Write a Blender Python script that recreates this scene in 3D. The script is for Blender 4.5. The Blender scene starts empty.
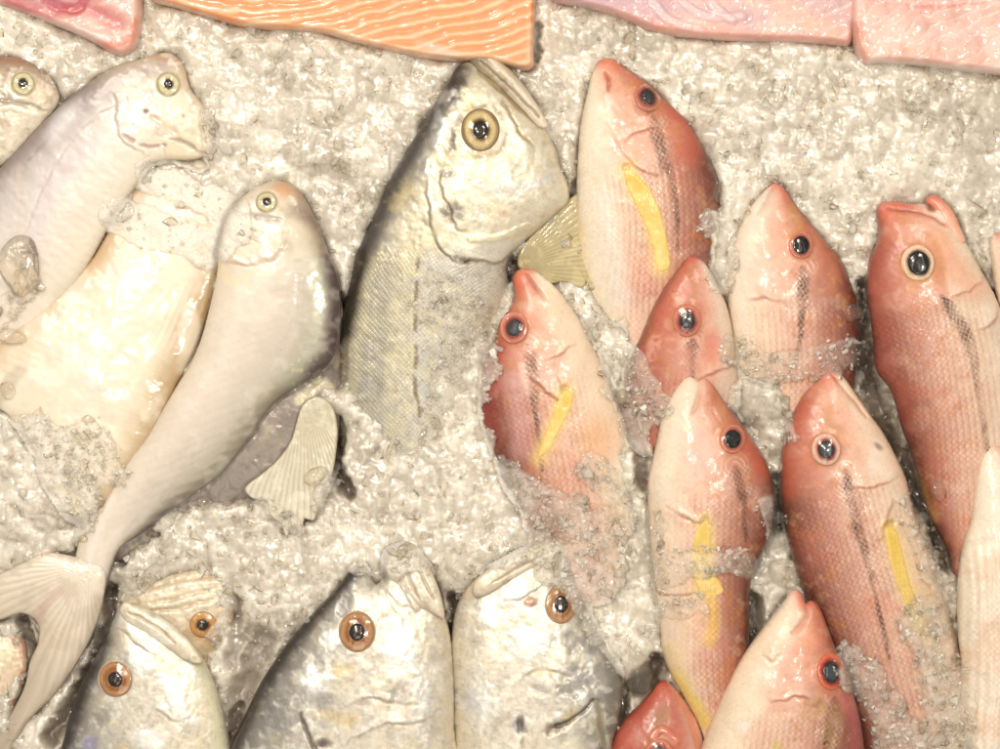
import bpy, bmesh, math, random
import numpy as np
from mathutils import Vector

S = 0.00075          # metres per photo pixel: the display is about 75 cm wide
HC = 3600.0          # camera height above the ice, in the same pixel unit
rng = np.random.default_rng(7)
random.seed(7)
scene = bpy.context.scene
COL = scene.collection

# ------------------------------------------------------------------ helpers
def lin(c):
    c = np.asarray(c, float) / 255.0
    return np.where(c <= 0.04045, c / 12.92, ((c + 0.055) / 1.055) ** 2.4)
ALB = 0.86
def pc(r, g, b): return lin((r, g, b)) * ALB
def sstep(x, a, b):
    t = np.clip((x - a) / (b - a), 0, 1); return t * t * (3 - 2 * t)

_tabs = {}
def vnoise(x, y, scale, seed=0):
    """smooth value noise in -1..1"""
    if seed not in _tabs:
        _tabs[seed] = np.random.default_rng(1000 + seed).uniform(-1, 1, (256, 256))
    T = _tabs[seed]
    x = np.asarray(x) / scale; y = np.asarray(y) / scale
    xi = np.floor(x).astype(int); yi = np.floor(y).astype(int)
    fx = x - xi; fy = y - yi
    fx = fx * fx * (3 - 2 * fx); fy = fy * fy * (3 - 2 * fy)
    a = T[yi % 256, xi % 256]; b = T[yi % 256, (xi + 1) % 256]
    c = T[(yi + 1) % 256, xi % 256]; d = T[(yi + 1) % 256, (xi + 1) % 256]
    return (a * (1 - fx) + b * fx) * (1 - fy) + (c * (1 - fx) + d * fx) * fy
def fbm(x, y, scale, seed=0, n=3):
    r = 0; amp = 1; tot = 0
    for i in range(n):
        r = r + amp * vnoise(x, y, scale, seed + i); tot += amp; amp *= 0.55; scale /= 2.1
    return r / tot

def facets(x, y, cell, seed, tilt=0.7, cone=0.35, tone=False):
    """crystal-like faceted relief, heights in cell units"""
    r = np.random.default_rng(seed)
    N = 256
    jx = r.uniform(0.05, 0.95, (N, N)); jy = r.uniform(0.05, 0.95, (N, N))
    h = r.uniform(0, 0.6, (N, N)); tx = r.uniform(-tilt, tilt, (N, N)); ty = r.uniform(-tilt, tilt, (N, N))
    X = x / cell; Y = y / cell
    xi = np.floor(X).astype(int); yi = np.floor(Y).astype(int)
    best = np.full(X.shape, -9.0); tn = np.zeros(X.shape); tr = r.uniform(0, 1, (N, N))
    for oy in (-1, 0, 1):
        for ox in (-1, 0, 1):
            a = (xi + ox) % N; b = (yi + oy) % N
            dx = X - (xi + ox + jx[b, a]); dy = Y - (yi + oy + jy[b, a])
            v = h[b, a] + tx[b, a] * dx + ty[b, a] * dy - cone * (np.abs(dx + 0.4 * dy) + np.abs(dy - 0.4 * dx)) - 0.35 * (dx * dx + dy * dy)
            tn = np.where(v > best, tr[b, a], tn); best = np.maximum(best, v)
    return tn if tone else best * cell

def catmull(pts, closed=True, step=3.0):
    P = np.asarray(pts, float); n = len(P); out = []
    rngi = range(n) if closed else range(n - 1)
    for i in rngi:
        if closed:
            p0, p1, p2, p3 = P[(i - 1) % n], P[i], P[(i + 1) % n], P[(i + 2) % n]
        else:
            p0, p1, p2, p3 = P[max(i - 1, 0)], P[i], P[i + 1], P[min(i + 2, n - 1)]
        k = max(1, int(np.linalg.norm(p2 - p1) / step))
        # centripetal parametrisation keeps the curve from looping at uneven spacing
        d1 = max(np.linalg.norm(p1 - p0), 1e-3) ** .5; d2 = max(np.linalg.norm(p2 - p1), 1e-3) ** .5; d3 = max(np.linalg.norm(p3 - p2), 1e-3) ** .5
        m1 = (p2 - p1 + d2 * ((p1 - p0) / d1 - (p2 - p0) / (d1 + d2))) if np.linalg.norm(p1 - p0) > 1e-3 else p2 - p1
        m2 = (p2 - p1 + d2 * ((p3 - p2) / d3 - (p3 - p1) / (d2 + d3))) if np.linalg.norm(p3 - p2) > 1e-3 else p2 - p1
        for j in range(k):
            t = j / k
            out.append((2*t**3 - 3*t*t + 1)*p1 + (t**3 - 2*t*t + t)*m1 + (-2*t**3 + 3*t*t)*p2 + (t**3 - t*t)*m2)
    if not closed: out.append(P[-1])
    return np.array(out)

def segdist(X, Y, P, closed=False):
    """distance, param arc length, signed side, nearest point to polyline"""
    n = len(P); best = np.full(X.shape, 1e18); bu = np.zeros(X.shape); bs = np.zeros(X.shape)
    nx = np.zeros(X.shape); ny = np.zeros(X.shape); acc = 0.0
    m = n if closed else n - 1
    for i in range(m):
        ax, ay = P[i]; bx, by = P[(i + 1) % n]
        ex, ey = bx - ax, by - ay; L2 = ex * ex + ey * ey + 1e-9; L = math.sqrt(L2)
        t = ((X - ax) * ex + (Y - ay) * ey) / L2
        if not closed:
            tc = np.clip(t, 0, 1)
        else: tc = np.clip(t, 0, 1)
        px_ = ax + tc * ex; py_ = ay + tc * ey
        d2 = (X - px_) ** 2 + (Y - py_) ** 2
        k = d2 < best
        best = np.where(k, d2, best); bu = np.where(k, acc + tc * L, bu)
        bs = np.where(k, ex * (Y - ay) - ey * (X - ax), bs)
        nx = np.where(k, px_, nx); ny = np.where(k, py_, ny)
        acc += L
    return np.sqrt(best), bu, np.sign(bs), nx, ny

def inside(X, Y, P):
    r = np.zeros(X.shape, bool); n = len(P)
    for i in range(n):
        x1, y1 = P[i]; x2, y2 = P[(i + 1) % n]
        if y1 == y2: continue
        c = ((Y < y1) != (Y < y2)) & (X < (x2 - x1) * (Y - y1) / (y2 - y1) + x1)
        r ^= c
    return r

def poisson(M, g):
    """solve lap(phi) = -1 on the mask, coarse to fine"""
    levels = []; m = M
    while min(m.shape) > 12 and len(levels) < 5:
        levels.append(m)
        h, w = m.shape; m = m[:h - h % 2, :w - w % 2]
        m = (m[0::2, 0::2] & m[1::2, 1::2] & m[1::2, 0::2] & m[0::2, 1::2])
    levels.append(m)
    phi = None
    for li in range(len(levels) - 1, -1, -1):
        m = np.pad(levels[li], 1); hh = (g * 2 ** li) ** 2
        if phi is None: p = np.zeros(m.shape)
        else:
            q = np.repeat(np.repeat(phi[1:-1, 1:-1], 2, 0), 2, 1)
            p = np.zeros(m.shape); a = min(q.shape[0], m.shape[0] - 2); b = min(q.shape[1], m.shape[1] - 2)
            p[1:1 + a, 1:1 + b] = q[:a, :b]
        p *= m
        it = 500 if phi is None else (120 if li > 0 else 60)
        for _ in range(it):
            s = np.zeros_like(p)
            s[1:-1, 1:-1] = (p[:-2, 1:-1] + p[2:, 1:-1] + p[1:-1, :-2] + p[1:-1, 2:] + hh) / 4
            p = s * m
        phi = p
    return phi[1:-1, 1:-1]

# ------------------------------------------------------------------ top map: height of whatever lies uppermost so far
MX0, MY0, MG = -110, -90, 2.0
MW, MH = 620, 480
mapx, mapy = np.meshgrid(MX0 + MG * np.arange(MW), MY0 + MG * np.arange(MH))
topmap = np.full((MH, MW), -60.0)
fishmask = np.zeros((MH, MW), bool)
def sample(A, X, Y):
    fx = np.clip((np.asarray(X, float) - MX0) / MG, 0, MW - 1.001); fy = np.clip((np.asarray(Y, float) - MY0) / MG, 0, MH - 1.001)
    xi = fx.astype(int); yi = fy.astype(int); fx = fx - xi; fy = fy - yi
    return (A[yi, xi] * (1 - fx) + A[yi, xi + 1] * fx) * (1 - fy) + (A[yi + 1, xi] * (1 - fx) + A[yi + 1, xi + 1] * fx) * fy
def blur(A, n=1):
    for _ in range(n):
        P = np.pad(A, 1, mode='edge')
        A = (P[:-2, 1:-1] + P[2:, 1:-1] + P[1:-1, :-2] + P[1:-1, 2:] + 2 * A) / 6
    return A

# ------------------------------------------------------------------ mesh creation
def mesh_obj(name, V, Fq, mat, parent=None, origin=(0, 0, 0), smooth=True, attrs=None, uv=None, tri=False):
    me = bpy.data.meshes.new(name)
    V = np.asarray(V, np.float32) - np.asarray(origin, np.float32)
    k = 3 if tri else 4
    Fq = np.asarray(Fq, np.int32).reshape(-1, k)
    me.vertices.add(len(V)); me.vertices.foreach_set('co', V.ravel())
    me.loops.add(Fq.size); me.loops.foreach_set('vertex_index', Fq.ravel())
    me.polygons.add(len(Fq))
    me.polygons.foreach_set('loop_start', np.arange(0, Fq.size, k, dtype=np.int32))
    me.polygons.foreach_set('use_smooth', np.full(len(Fq), smooth))
    me.update(calc_edges=True)
    if attrs:
        for an, arr in attrs.items():
            arr = np.asarray(arr, np.float32)
            if arr.ndim == 2:
                a = me.color_attributes.new(an, 'FLOAT_COLOR', 'POINT')
                a.data.foreach_set('color', np.hstack([arr, np.ones((len(arr), 1), np.float32)]).ravel())
            else:
                a = me.attributes.new(an, 'FLOAT', 'POINT'); a.data.foreach_set('value', arr)
    if uv is not None:
        l = me.uv_layers.new(name='spine'); l.data.foreach_set('uv', np.asarray(uv, np.float32)[Fq.ravel()].ravel())
    me.validate()
    me.materials.append(mat)
    o = bpy.data.objects.new(name, me); COL.objects.link(o)
    if parent is not None: o.parent = parent
    else: o.location = origin
    return o

def W3(X, Y, Z, zc):
    k = 1 - zc / HC
    return np.stack([(X - 500) * S * k, -(Y - 374.5) * S * k, Z * S], -1)

def thing(name, label, cat, x, y, z, group=None):
    o = bpy.data.objects.new(name, None); COL.objects.link(o)
    o.empty_display_size = 0.02
    o.location = W3(np.float64(x), np.float64(y), np.float64(z), z)
    o['label'] = label; o['category'] = cat
    if group: o['group'] = group
    return o

class Blob:
    """a closed body with a traced outline, real thickness and painted / embossed skin"""
    def __init__(s, outline, spine, H, zh=10, zt=None, g=1.25, dorsal=1, mode='inflate', edge=12, drape=None, flat=1.0, bottom=0.7, closed_smooth=True):
        P = catmull(outline) if closed_smooth else np.asarray(outline, float)
        x0, y0 = P.min(0) - 2 * g; x1, y1 = P.max(0) + 2 * g
        nx = int((x1 - x0) / g) + 2; ny = int((y1 - y0) / g) + 2
        s.X, s.Y = np.meshgrid(x0 + g * np.arange(nx), y0 + g * np.arange(ny))
        s.P = P; s.g = g; s.drape = drape; s.bottom = bottom
        s.M = inside(s.X, s.Y, P)
        D, _, _, s.nx, s.ny = segdist(s.X, s.Y, P, True)
        s.D = D
        s.M &= D > 0.3 * g
        SP = catmull(spine, False, 6); s.SP = SP
        dd, s.a, sg, _, _ = segdist(s.X, s.Y, SP)
        s.b = dd * sg * dorsal
        s.L = s.a.max()
        # normalised across coordinate (+1 belly edge, -1 back edge)
        nb = 60; bi = np.clip((s.a / s.L * nb).astype(int), 0, nb - 1)
        mx = np.full(nb, 2.0); mn = np.full(nb, 2.0)
        for k in range(nb):
            q = s.b[s.M & (bi == k)]
            if len(q): mx[k] = max(q.max(), 2); mn[k] = max(-q.min(), 2)
        ker = np.ones(5) / 5
        mx = np.convolve(np.pad(mx, 2, mode='edge'), ker, 'valid'); mn = np.convolve(np.pad(mn, 2, mode='edge'), ker, 'valid')
        cen = (np.arange(nb) + .5) / nb * s.L
        s.vn = np.clip(np.where(s.b > 0, s.b / np.interp(s.a, cen, mx), s.b / np.interp(s.a, cen, mn)), -1, 1)
        if mode == 'inflate':
            phi = np.sqrt(np.maximum(poisson(s.M, g), 0)); h = phi / max(phi.max(), 1e-6)
            s.h = H * h ** flat
        else:
            t = np.clip(D / edge, 0, 1); s.h = H * np.sqrt(np.maximum(1 - (1 - t) ** 2, 0)) * s.M
        zt = zh if zt is None else zt
        s.zb = zh + (zt - zh) * sstep(s.a / s.L, 0.0, 1.0)
        s.zc = zh
        n = s.X.shape
        s.col = np.zeros(n + (3,)); s.col[:] = pc(220, 200, 180)
        s.dz = np.zeros(n); s.scl = np.zeros(n); s.sil = np.zeros(n)
        s.wx = s.X + 2.2 * fbm(s.X, s.Y, 14, 3); s.wy = s.Y + 2.2 * fbm(s.X, s.Y, 14, 9)
    def mix(s, m, c):
        m = np.clip(m, 0, 1)[..., None]; s.col = s.col * (1 - m) + np.asarray(c) * m
    def grad(s, stops, t=None):
        t = s.vn if t is None else t
        ts = [q[0] for q in stops]; cs = np.array([pc(*q[1]) for q in stops])
        s.col = np.stack([np.interp(t, ts, cs[:, i]) for i in range(3)], -1)
    def stroke(s, pts, w, c=None, al=1.0, dz=0, hard=0.3, scl=None, sil=None, taper=False, warp=True, brk=0):
        P = catmull(pts, False, 4) if len(pts) > 1 else np.array([pts[0], (pts[0][0] + .1, pts[0][1])])
        X, Y = (s.wx, s.wy) if warp else (s.X, s.Y)
        d, u, sg, _, _ = segdist(X, Y, P)
        if taper:
            L = max(u.max(), 1); w_ = w * (0.25 + 0.75 * np.sin(np.pi * np.clip(u / L, 0.03, .97)) ** .6)
        else: w_ = w
        m = 1 - sstep(d / w_, hard, 1.0)
        if brk: m = m * sstep(fbm(s.X, s.Y, brk, 21, 2), -.35, .15)
        if c is not None: s.mix(m * al, pc(*c))
        if dz: s.dz += dz * m
        if scl is not None: s.scl = s.scl * (1 - m) + scl * m
        if sil is not None: s.sil = s.sil * (1 - m) + sil * m
        return m
    def flap(s, pts, h=3.0, w=12, c=(150, 90, 70), al=.55, lc=None, lal=.4, brk=0):
        """a plate edge: the skin on the head side stands proud and drops off along the line"""
        P = catmull(pts, False, 3)
        d, u, sg, _, _ = segdist(s.X + 7 * fbm(s.X, s.Y, 26, 3) + 2 * fbm(s.X, s.Y, 7, 4), s.Y + 7 * fbm(s.X, s.Y, 26, 9) + 2 * fbm(s.X, s.Y, 7, 10), P); L = max(u.max(), 1)
        d0, _, s0, _, _ = segdist(np.array([[s.SP[0][0]]]), np.array([[s.SP[0][1]]]), P)
        sd = d * sg * float(s0[0, 0])             # positive on the snout side
        tp = np.sin(np.pi * np.clip(u / L, 0.02, .98)) ** .5
        if brk: tp = tp * (.35 + .65 * sstep(fbm(s.X, s.Y, brk, 25, 2), -.4, .2))
        ends = (u > .01 * L) & (u < .99 * L)
        prof = np.where(sd > 0, np.exp(-np.maximum(sd, 0) / w), 1 - sstep(-sd, 0, 2.6)) * tp * ends
        s.dz += h * prof
        cr = np.exp(-((sd + 1.6) / 1.9) ** 2) * tp * ends
        s.mix(cr * al, pc(*c)); s.dz -= cr * h * .35
        s.mix(np.where(sd < -2, np.exp((sd + 2) / 7), 0) * tp * ends * al * .4, pc(*c))
        if lc: s.mix(np.where(sd > 0, np.exp(-(sd / 5) ** 2), 0) * tp * ends * lal, pc(*lc))
    def blob(s, x, y, rx, ry, c=None, al=1.0, ang=0, dz=0, hard=0.2, warp=True, scl=None, sil=None, rough=0):
        X, Y = (s.wx, s.wy) if warp else (s.X, s.Y)
        ca, sa = math.cos(math.radians(ang)), math.sin(math.radians(ang))
        dx = (X - x) * ca + (Y - y) * sa; dy = -(X - x) * sa + (Y - y) * ca
        r = np.sqrt((dx / rx) ** 2 + (dy / ry) ** 2)
        if rough: r = r + rough * fbm(s.X, s.Y, 10, 31)
        m = 1 - sstep(r, hard, 1)
        if c is not None: s.mix(m * al, pc(*c))
        if dz: s.dz += dz * m
        if scl is not None: s.scl = s.scl * (1 - m) + scl * m
        if sil is not None: s.sil = s.sil * (1 - m) + sil * m
        return m
    def mottle(s, scale, c, al, thr=0.1, seed=40, where=1.0, soft=.35):
        m = sstep(fbm(s.X, s.Y, scale, seed, 3), thr, thr + soft) * al * where
        s.mix(m, pc(*c))
    def ridges(s, period, amp, ang=None, c=None, al=.4, along=False, where=1.0, fan=None):
        if fan is not None:
            th = np.arctan2(s.Y - fan[1], s.X - fan[0]); t = th * fan[2]
        elif ang is not None:
            t = (s.X * math.cos(math.radians(ang)) + s.Y * math.sin(math.radians(ang))) / period * 2 * math.pi
        else:
            t = (s.b if along else s.a) / period * 2 * math.pi
        t = t + 1.2 * fbm(s.X, s.Y, 22, 51, 2)
        w = np.sin(t); s.dz += amp * w * where
        if c is not None: s.mix(np.clip(-w, 0, 1) * al * where, pc(*c))
    def build(s, name, mat, parent, origin):
        inc = s.M.copy()
        Mp = np.pad(s.M, 1); nb = np.zeros_like(s.M)
        for oy in (0, 1, 2):
            for ox in (0, 1, 2):
                nb |= Mp[oy:oy + s.M.shape[0], ox:ox + s.M.shape[1]]
        bd = nb & ~s.M; inc = nb
        fade = sstep(s.D, 0, 4)
        if s.drape is not None:
            base = sample(s.drape, s.X, s.Y); top = base + s.h + s.dz * fade; bot = base - 3.0
            edgez = base - 0.8
        else:
            top = s.zb + s.h + s.dz * fade; bot = s.zb - s.h * s.bottom; edgez = s.zb
        X = np.where(bd, s.nx, s.X); Y = np.where(bd, s.ny, s.Y)
        Z = np.where(bd, edgez, top)
        idx = np.full(s.M.shape, -1); n1 = inc.sum(); idx[inc] = np.arange(n1)
        idb = idx.copy(); n2 = s.M.sum(); idb[s.M] = n1 + np.arange(n2)
        V = np.concatenate([W3(X[inc], Y[inc], Z[inc], s.zc), W3(s.X[s.M], s.Y[s.M], bot[s.M], s.zc)])
        q = inc[:-1, :-1] & inc[1:, :-1] & inc[:-1, 1:] & inc[1:, 1:] & (s.M[:-1, :-1] | s.M[1:, :-1] | s.M[:-1, 1:] | s.M[1:, 1:])
        def quads(I): return np.stack([I[:-1, :-1][q], I[1:, :-1][q], I[1:, 1:][q], I[:-1, 1:][q]], -1)
        F1 = quads(idx); F2 = quads(idb)[:, ::-1]
        A = lambda Z_: np.concatenate([Z_[inc], Z_[s.M]])
        col = np.clip(s.col, 0.002, 0.95)
        o = mesh_obj(name, V, np.concatenate([F1, F2]), mat, parent, origin,
                     attrs={'Col': np.concatenate([col[inc], col[s.M]]), 'Scl': A(s.scl), 'Sil': A(s.sil)},
                     uv=np.stack([A(s.a) / 100, A(s.b) / 100], -1))
        # write into the top map
        g = s.g; xi = np.round((mapx - s.X[0, 0]) / g).astype(int); yi = np.round((mapy - s.Y[0, 0]) / g).astype(int)
        ok = (xi >= 0) & (yi >= 0) & (xi < s.M.shape[1]) & (yi < s.M.shape[0])
        xi = np.clip(xi, 0, s.M.shape[1] - 1); yi = np.clip(yi, 0, s.M.shape[0] - 1)
        ok &= s.M[yi, xi]
        zt = np.where(ok, top[yi, xi], -999)
        topmap[:] = np.maximum(topmap, zt); fishmask[:] |= ok
        return o

# ------------------------------------------------------------------ materials
def newmat(name):
    m = bpy.data.materials.new(name); m.use_nodes = True
    nt = m.node_tree; nt.nodes.clear()
    return m, nt
def N(nt, t, **kw):
    n = nt.nodes.new(t)
    for k, v in kw.items():
        if k.startswith('i_'):
            key = k[2:].replace('_', ' ')
            n.inputs[key].default_value = v
        else: setattr(n, k, v)
    return n
def math_(nt, op, a, b=None, c=None, clamp=False):
    n = nt.nodes.new('ShaderNodeMath'); n.operation = op; n.use_clamp = clamp
    for i, v in enumerate((a, b, c)):
        if v is None: continue
        if isinstance(v, (int, float)): n.inputs[i].default_value = v
        else: nt.links.new(v, n.inputs[i])
    return n.outputs[0]
def mixc(nt, f, a, b, mode='MIX'):
    n = nt.nodes.new('ShaderNodeMix'); n.data_type = 'RGBA'; n.blend_type = mode
    for s_, v in ((n.inputs[0], f), (n.inputs[6], a), (n.inputs[7], b)):
        if isinstance(v, (int, float)): s_.default_value = v
        elif isinstance(v, tuple): s_.default_value = v
        else: nt.links.new(v, s_)
    return n.outputs[2]

def skin_mat(name, sss=0.12, rough=0.3, coat=0.5, bump=0.35, scale_px=5.2, scale_dark=(0.55, 0.42, 0.38, 1), grain=0.12, spec=0.5):
    m, nt = newmat(name); L = nt.links.new
    out = N(nt, 'ShaderNodeOutputMaterial'); p = N(nt, 'ShaderNodeBsdfPrincipled')
    L(p.outputs[0], out.inputs[0])
    col = N(nt, 'ShaderNodeVertexColor', layer_name='Col')
    scl = N(nt, 'ShaderNodeAttribute', attribute_name='Scl'); sil = N(nt, 'ShaderNodeAttribute', attribute_name='Sil')
    uv = N(nt, 'ShaderNodeUVMap', uv_map='spine')
    tc = N(nt, 'ShaderNodeTexCoord')
    # lozenge scales in rows along the body
    sep = N(nt, 'ShaderNodeSeparateXYZ')
    nz0 = N(nt, 'ShaderNodeTexNoise'); nz0.inputs['Scale'].default_value = 5.0; nz0.inputs['Detail'].default_value = 1
    L(uv.outputs[0], nz0.inputs['Vector'])
    vm = N(nt, 'ShaderNodeVectorMath', operation='SCALE'); vm.inputs['Scale'].default_value = 0.05
    L(nz0.outputs['Color'], vm.inputs[0])
    va = N(nt, 'ShaderNodeVectorMath', operation='ADD'); L(uv.outputs[0], va.inputs[0]); L(vm.outputs[0], va.inputs[1])
    L(va.outputs[0], sep.inputs[0])
    k = 100.0 / scale_px * math.pi
    su = math_(nt, 'MULTIPLY', sep.outputs[0], k); sv = math_(nt, 'MULTIPLY', sep.outputs[1], k)
    c1 = math_(nt, 'ABSOLUTE', math_(nt, 'SINE', math_(nt, 'ADD', su, sv)))
    c2 = math_(nt, 'ABSOLUTE', math_(nt, 'SINE', math_(nt, 'SUBTRACT', su, sv)))
    edge = math_(nt, 'MINIMUM', c1, c2)                       # 0 on scale borders
    ed = N(nt, 'ShaderNodeMapRange', interpolation_type='SMOOTHSTEP'); ed.inputs['From Min'].default_value = 0.05; ed.inputs['From Max'].default_value = 0.6
    ed.inputs['To Min'].default_value = 1; ed.inputs['To Max'].default_value = 0; L(edge, ed.inputs[0])
    nz = N(nt, 'ShaderNodeTexNoise'); nz.inputs['Scale'].default_value = 60; nz.inputs['Detail'].default_value = 4
    L(tc.outputs['Object'], nz.inputs['Vector'])
    nf = N(nt, 'ShaderNodeTexNoise'); nf.inputs['Scale'].default_value = 420; nf.inputs['Detail'].default_value = 3; nf.inputs['Roughness'].default_value = .65
    L(tc.outputs['Object'], nf.inputs['Vector'])
    f = math_(nt, 'MULTIPLY', math_(nt, 'MULTIPLY', ed.outputs[0], scl.outputs['Fac']), math_(nt, 'MULTIPLY_ADD', nz.outputs['Fac'], 3.2, -1.0, clamp=True))
    c = mixc(nt, f, col.outputs['Color'], mixc(nt, 1.0, col.outputs['Color'], scale_dark, 'MULTIPLY'))
    g1 = math_(nt, 'MULTIPLY_ADD', nf.outputs['Fac'], grain * 2, 1 - grain)
    g2 = math_(nt, 'MULTIPLY_ADD', nz.outputs['Fac'], grain * 1.6, 1 - grain * .8)
    gg = math_(nt, 'MULTIPLY', g1, g2)
    comb = N(nt, 'ShaderNodeCombineColor'); [L(gg, comb.inputs[i]) for i in range(3)]
    c = mixc(nt, 1.0, c, comb.outputs[0], 'MULTIPLY')
    L(c, p.inputs['Base Color'])
    L(math_(nt, 'MULTIPLY', sil.outputs['Fac'], 0.65), p.inputs['Metallic'])
    p.inputs['Subsurface Weight'].default_value = sss
    p.inputs['Subsurface Radius'].default_value = (1.0, 0.5, 0.35); p.inputs['Subsurface Scale'].default_value = 0.006
    L(math_(nt, 'MULTIPLY_ADD', nf.outputs['Fac'], 0.25, rough - 0.1), p.inputs['Roughness'])
    p.inputs['Specular IOR Level'].default_value = spec
    p.inputs['Coat Weight'].default_value = coat; p.inputs['Coat Roughness'].default_value = 0.12
    # relief
    hh = math_(nt, 'ADD', math_(nt, 'MULTIPLY', math_(nt, 'MULTIPLY', ed.outputs[0], scl.outputs['Fac']), -0.6), math_(nt, 'MULTIPLY', nf.outputs['Fac'], 0.35))
    hh = math_(nt, 'ADD', hh, math_(nt, 'MULTIPLY', nz.outputs['Fac'], 0.8))
    b = N(nt, 'ShaderNodeBump'); b.inputs['Strength'].default_value = bump; b.inputs['Distance'].default_value = 0.0011
    L(hh, b.inputs['Height']); L(b.outputs[0], p.inputs['Normal'])
    b2 = N(nt, 'ShaderNodeBump'); b2.inputs['Strength'].default_value = bump * .7; b2.inputs['Distance'].default_value = 0.0012
    L(hh, b2.inputs['Height']); L(b2.outputs[0], p.inputs['Coat Normal'])
    return m

M_SNAP = skin_mat('snapper_skin', sss=0.06, rough=0.4, coat=0.35, bump=0.35, scale_px=6.4, scale_dark=(0.58, 0.40, 0.34, 1), grain=0.2)
M_SILV = skin_mat('silver_skin', sss=0.08, rough=0.36, coat=0.35, bump=0.4, scale_px=5.0, scale_dark=(0.72, 0.66, 0.55, 1), grain=0.2)
M_PALE = skin_mat('pale_skin', sss=0.2, rough=0.36, coat=0.4, bump=0.16, scale_px=5.0, scale_dark=(0.85, 0.8, 0.76, 1), grain=0.06)
M_FLESH = skin_mat('flesh', sss=0.3, rough=0.38, coat=0.4, bump=0.12, grain=0.07)
M_FIN = skin_mat('fin_membrane', sss=0.0, rough=0.35, coat=0.4, bump=0.2, grain=0.08)
def see_through(m, f):
    nt = m.node_tree; out = [n for n in nt.nodes if n.type == 'OUTPUT_MATERIAL'][0]; p = [n for n in nt.nodes if n.type == 'BSDF_PRINCIPLED'][0]
    tr = nt.nodes.new('ShaderNodeBsdfTransparent'); mx = nt.nodes.new('ShaderNodeMixShader'); mx.inputs[0].default_value = f
    nt.links.new(p.outputs[0], mx.inputs[1]); nt.links.new(tr.outputs[0], mx.inputs[2]); nt.links.new(mx.outputs[0], out.inputs[0])
see_through(M_FIN, .14)

def eye_mat():
    m, nt = newmat('eye_surface'); L = nt.links.new
    out = N(nt, 'ShaderNodeOutputMaterial'); p = N(nt, 'ShaderNodeBsdfPrincipled'); L(p.outputs[0], out.inputs[0])
    col = N(nt, 'ShaderNodeVertexColor', layer_name='Col')
    tc = N(nt, 'ShaderNodeTexCoord'); nf = N(nt, 'ShaderNodeTexNoise'); nf.inputs['Scale'].default_value = 900; nf.inputs['Detail'].default_value = 3
    L(tc.outputs['Object'], nf.inputs['Vector'])
    g = math_(nt, 'MULTIPLY_ADD', nf.outputs['Fac'], 0.7, 0.65)
    comb = N(nt, 'ShaderNodeCombineColor'); [L(g, comb.inputs[i]) for i in range(3)]
    L(mixc(nt, 1.0, col.outputs['Color'], comb.outputs[0], 'MULTIPLY'), p.inputs['Base Color'])
    p.inputs['Roughness'].default_value = 0.2; p.inputs['Coat Weight'].default_value = 1; p.inputs['Coat Roughness'].default_value = 0.03
    return m
M_EYE = eye_mat()

def clear_mat(name, frost=0.12, refr=0.35, tint=(1, 0.98, 0.94, 1), rough=0.05, bump=0.3, bscale=300):
    """clear wetted ice: straight-through, refracting, mirror and milky parts"""
    m, nt = newmat(name); L = nt.links.new
    out = N(nt, 'ShaderNodeOutputMaterial')
    tr = N(nt, 'ShaderNodeBsdfTransparent'); tr.inputs[0].default_value = tint
    rf = N(nt, 'ShaderNodeBsdfRefraction'); rf.inputs['Color'].default_value = tint; rf.inputs['IOR'].default_value = 1.31; rf.inputs['Roughness'].default_value = rough
    gl = N(nt, 'ShaderNodeBsdfGlossy'); gl.inputs['Roughness'].default_value = rough
    df = N(nt, 'ShaderNodeBsdfDiffuse'); df.inputs['Color'].default_value = (0.88, 0.84, 0.77, 1)
    tl = N(nt, 'ShaderNodeBsdfTranslucent'); tl.inputs['Color'].default_value = (0.88, 0.84, 0.77, 1)
    tc = N(nt, 'ShaderNodeTexCoord'); nz = N(nt, 'ShaderNodeTexNoise'); nz.inputs['Scale'].default_value = bscale; nz.inputs['Detail'].default_value = 3
    L(tc.outputs['Object'], nz.inputs['Vector'])
    b = N(nt, 'ShaderNodeBump'); b.inputs['Strength'].default_value = bump; b.inputs['Distance'].default_value = 0.002
    L(nz.outputs['Fac'], b.inputs['Height'])
    for q in (rf, gl, df): L(b.outputs[0], q.inputs['Normal'])
    fr = N(nt, 'ShaderNodeFresnel'); fr.inputs['IOR'].default_value = 1.33; L(b.outputs[0], fr.inputs['Normal'])
    m1 = N(nt, 'ShaderNodeMixShader'); m1.inputs[0].default_value = refr; L(tr.outputs[0], m1.inputs[1]); L(rf.outputs[0], m1.inputs[2])
    m0 = N(nt, 'ShaderNodeMixShader'); m0.inputs[0].default_value = 0.25; L(df.outputs[0], m0.inputs[1]); L(tl.outputs[0], m0.inputs[2])
    m2 = N(nt, 'ShaderNodeMixShader'); L(m1.outputs[0], m2.inputs[1]); L(m0.outputs[0], m2.inputs[2])
    m3 = N(nt, 'ShaderNodeMixShader'); ge = N(nt, 'ShaderNodeNewGeometry'); ff = math_(nt, 'SUBTRACT', 1.0, ge.outputs['Backfacing'])
    L(math_(nt, 'MULTIPLY', math_(nt, 'MULTIPLY', fr.outputs[0], 1.5, clamp=True), ff), m3.inputs[0]); L(m2.outputs[0], m3.inputs[1]); L(gl.outputs[0], m3.inputs[2])
    at = N(nt, 'ShaderNodeAttribute', attribute_name='Dens')
    L(math_(nt, 'MULTIPLY', math_(nt, 'MULTIPLY_ADD', at.outputs['Fac'], 1.0, frost, clamp=True), ff), m2.inputs[0])
    L(m3.outputs[0], out.inputs[0])
    return m
M_SHARD = clear_mat('clear_ice', frost=0.28, refr=0.3, rough=0.03, bump=0.15)
M_FRAG = clear_mat('glassy_ice', frost=0.06, refr=0.45, rough=0.02, bump=0.15)
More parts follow.
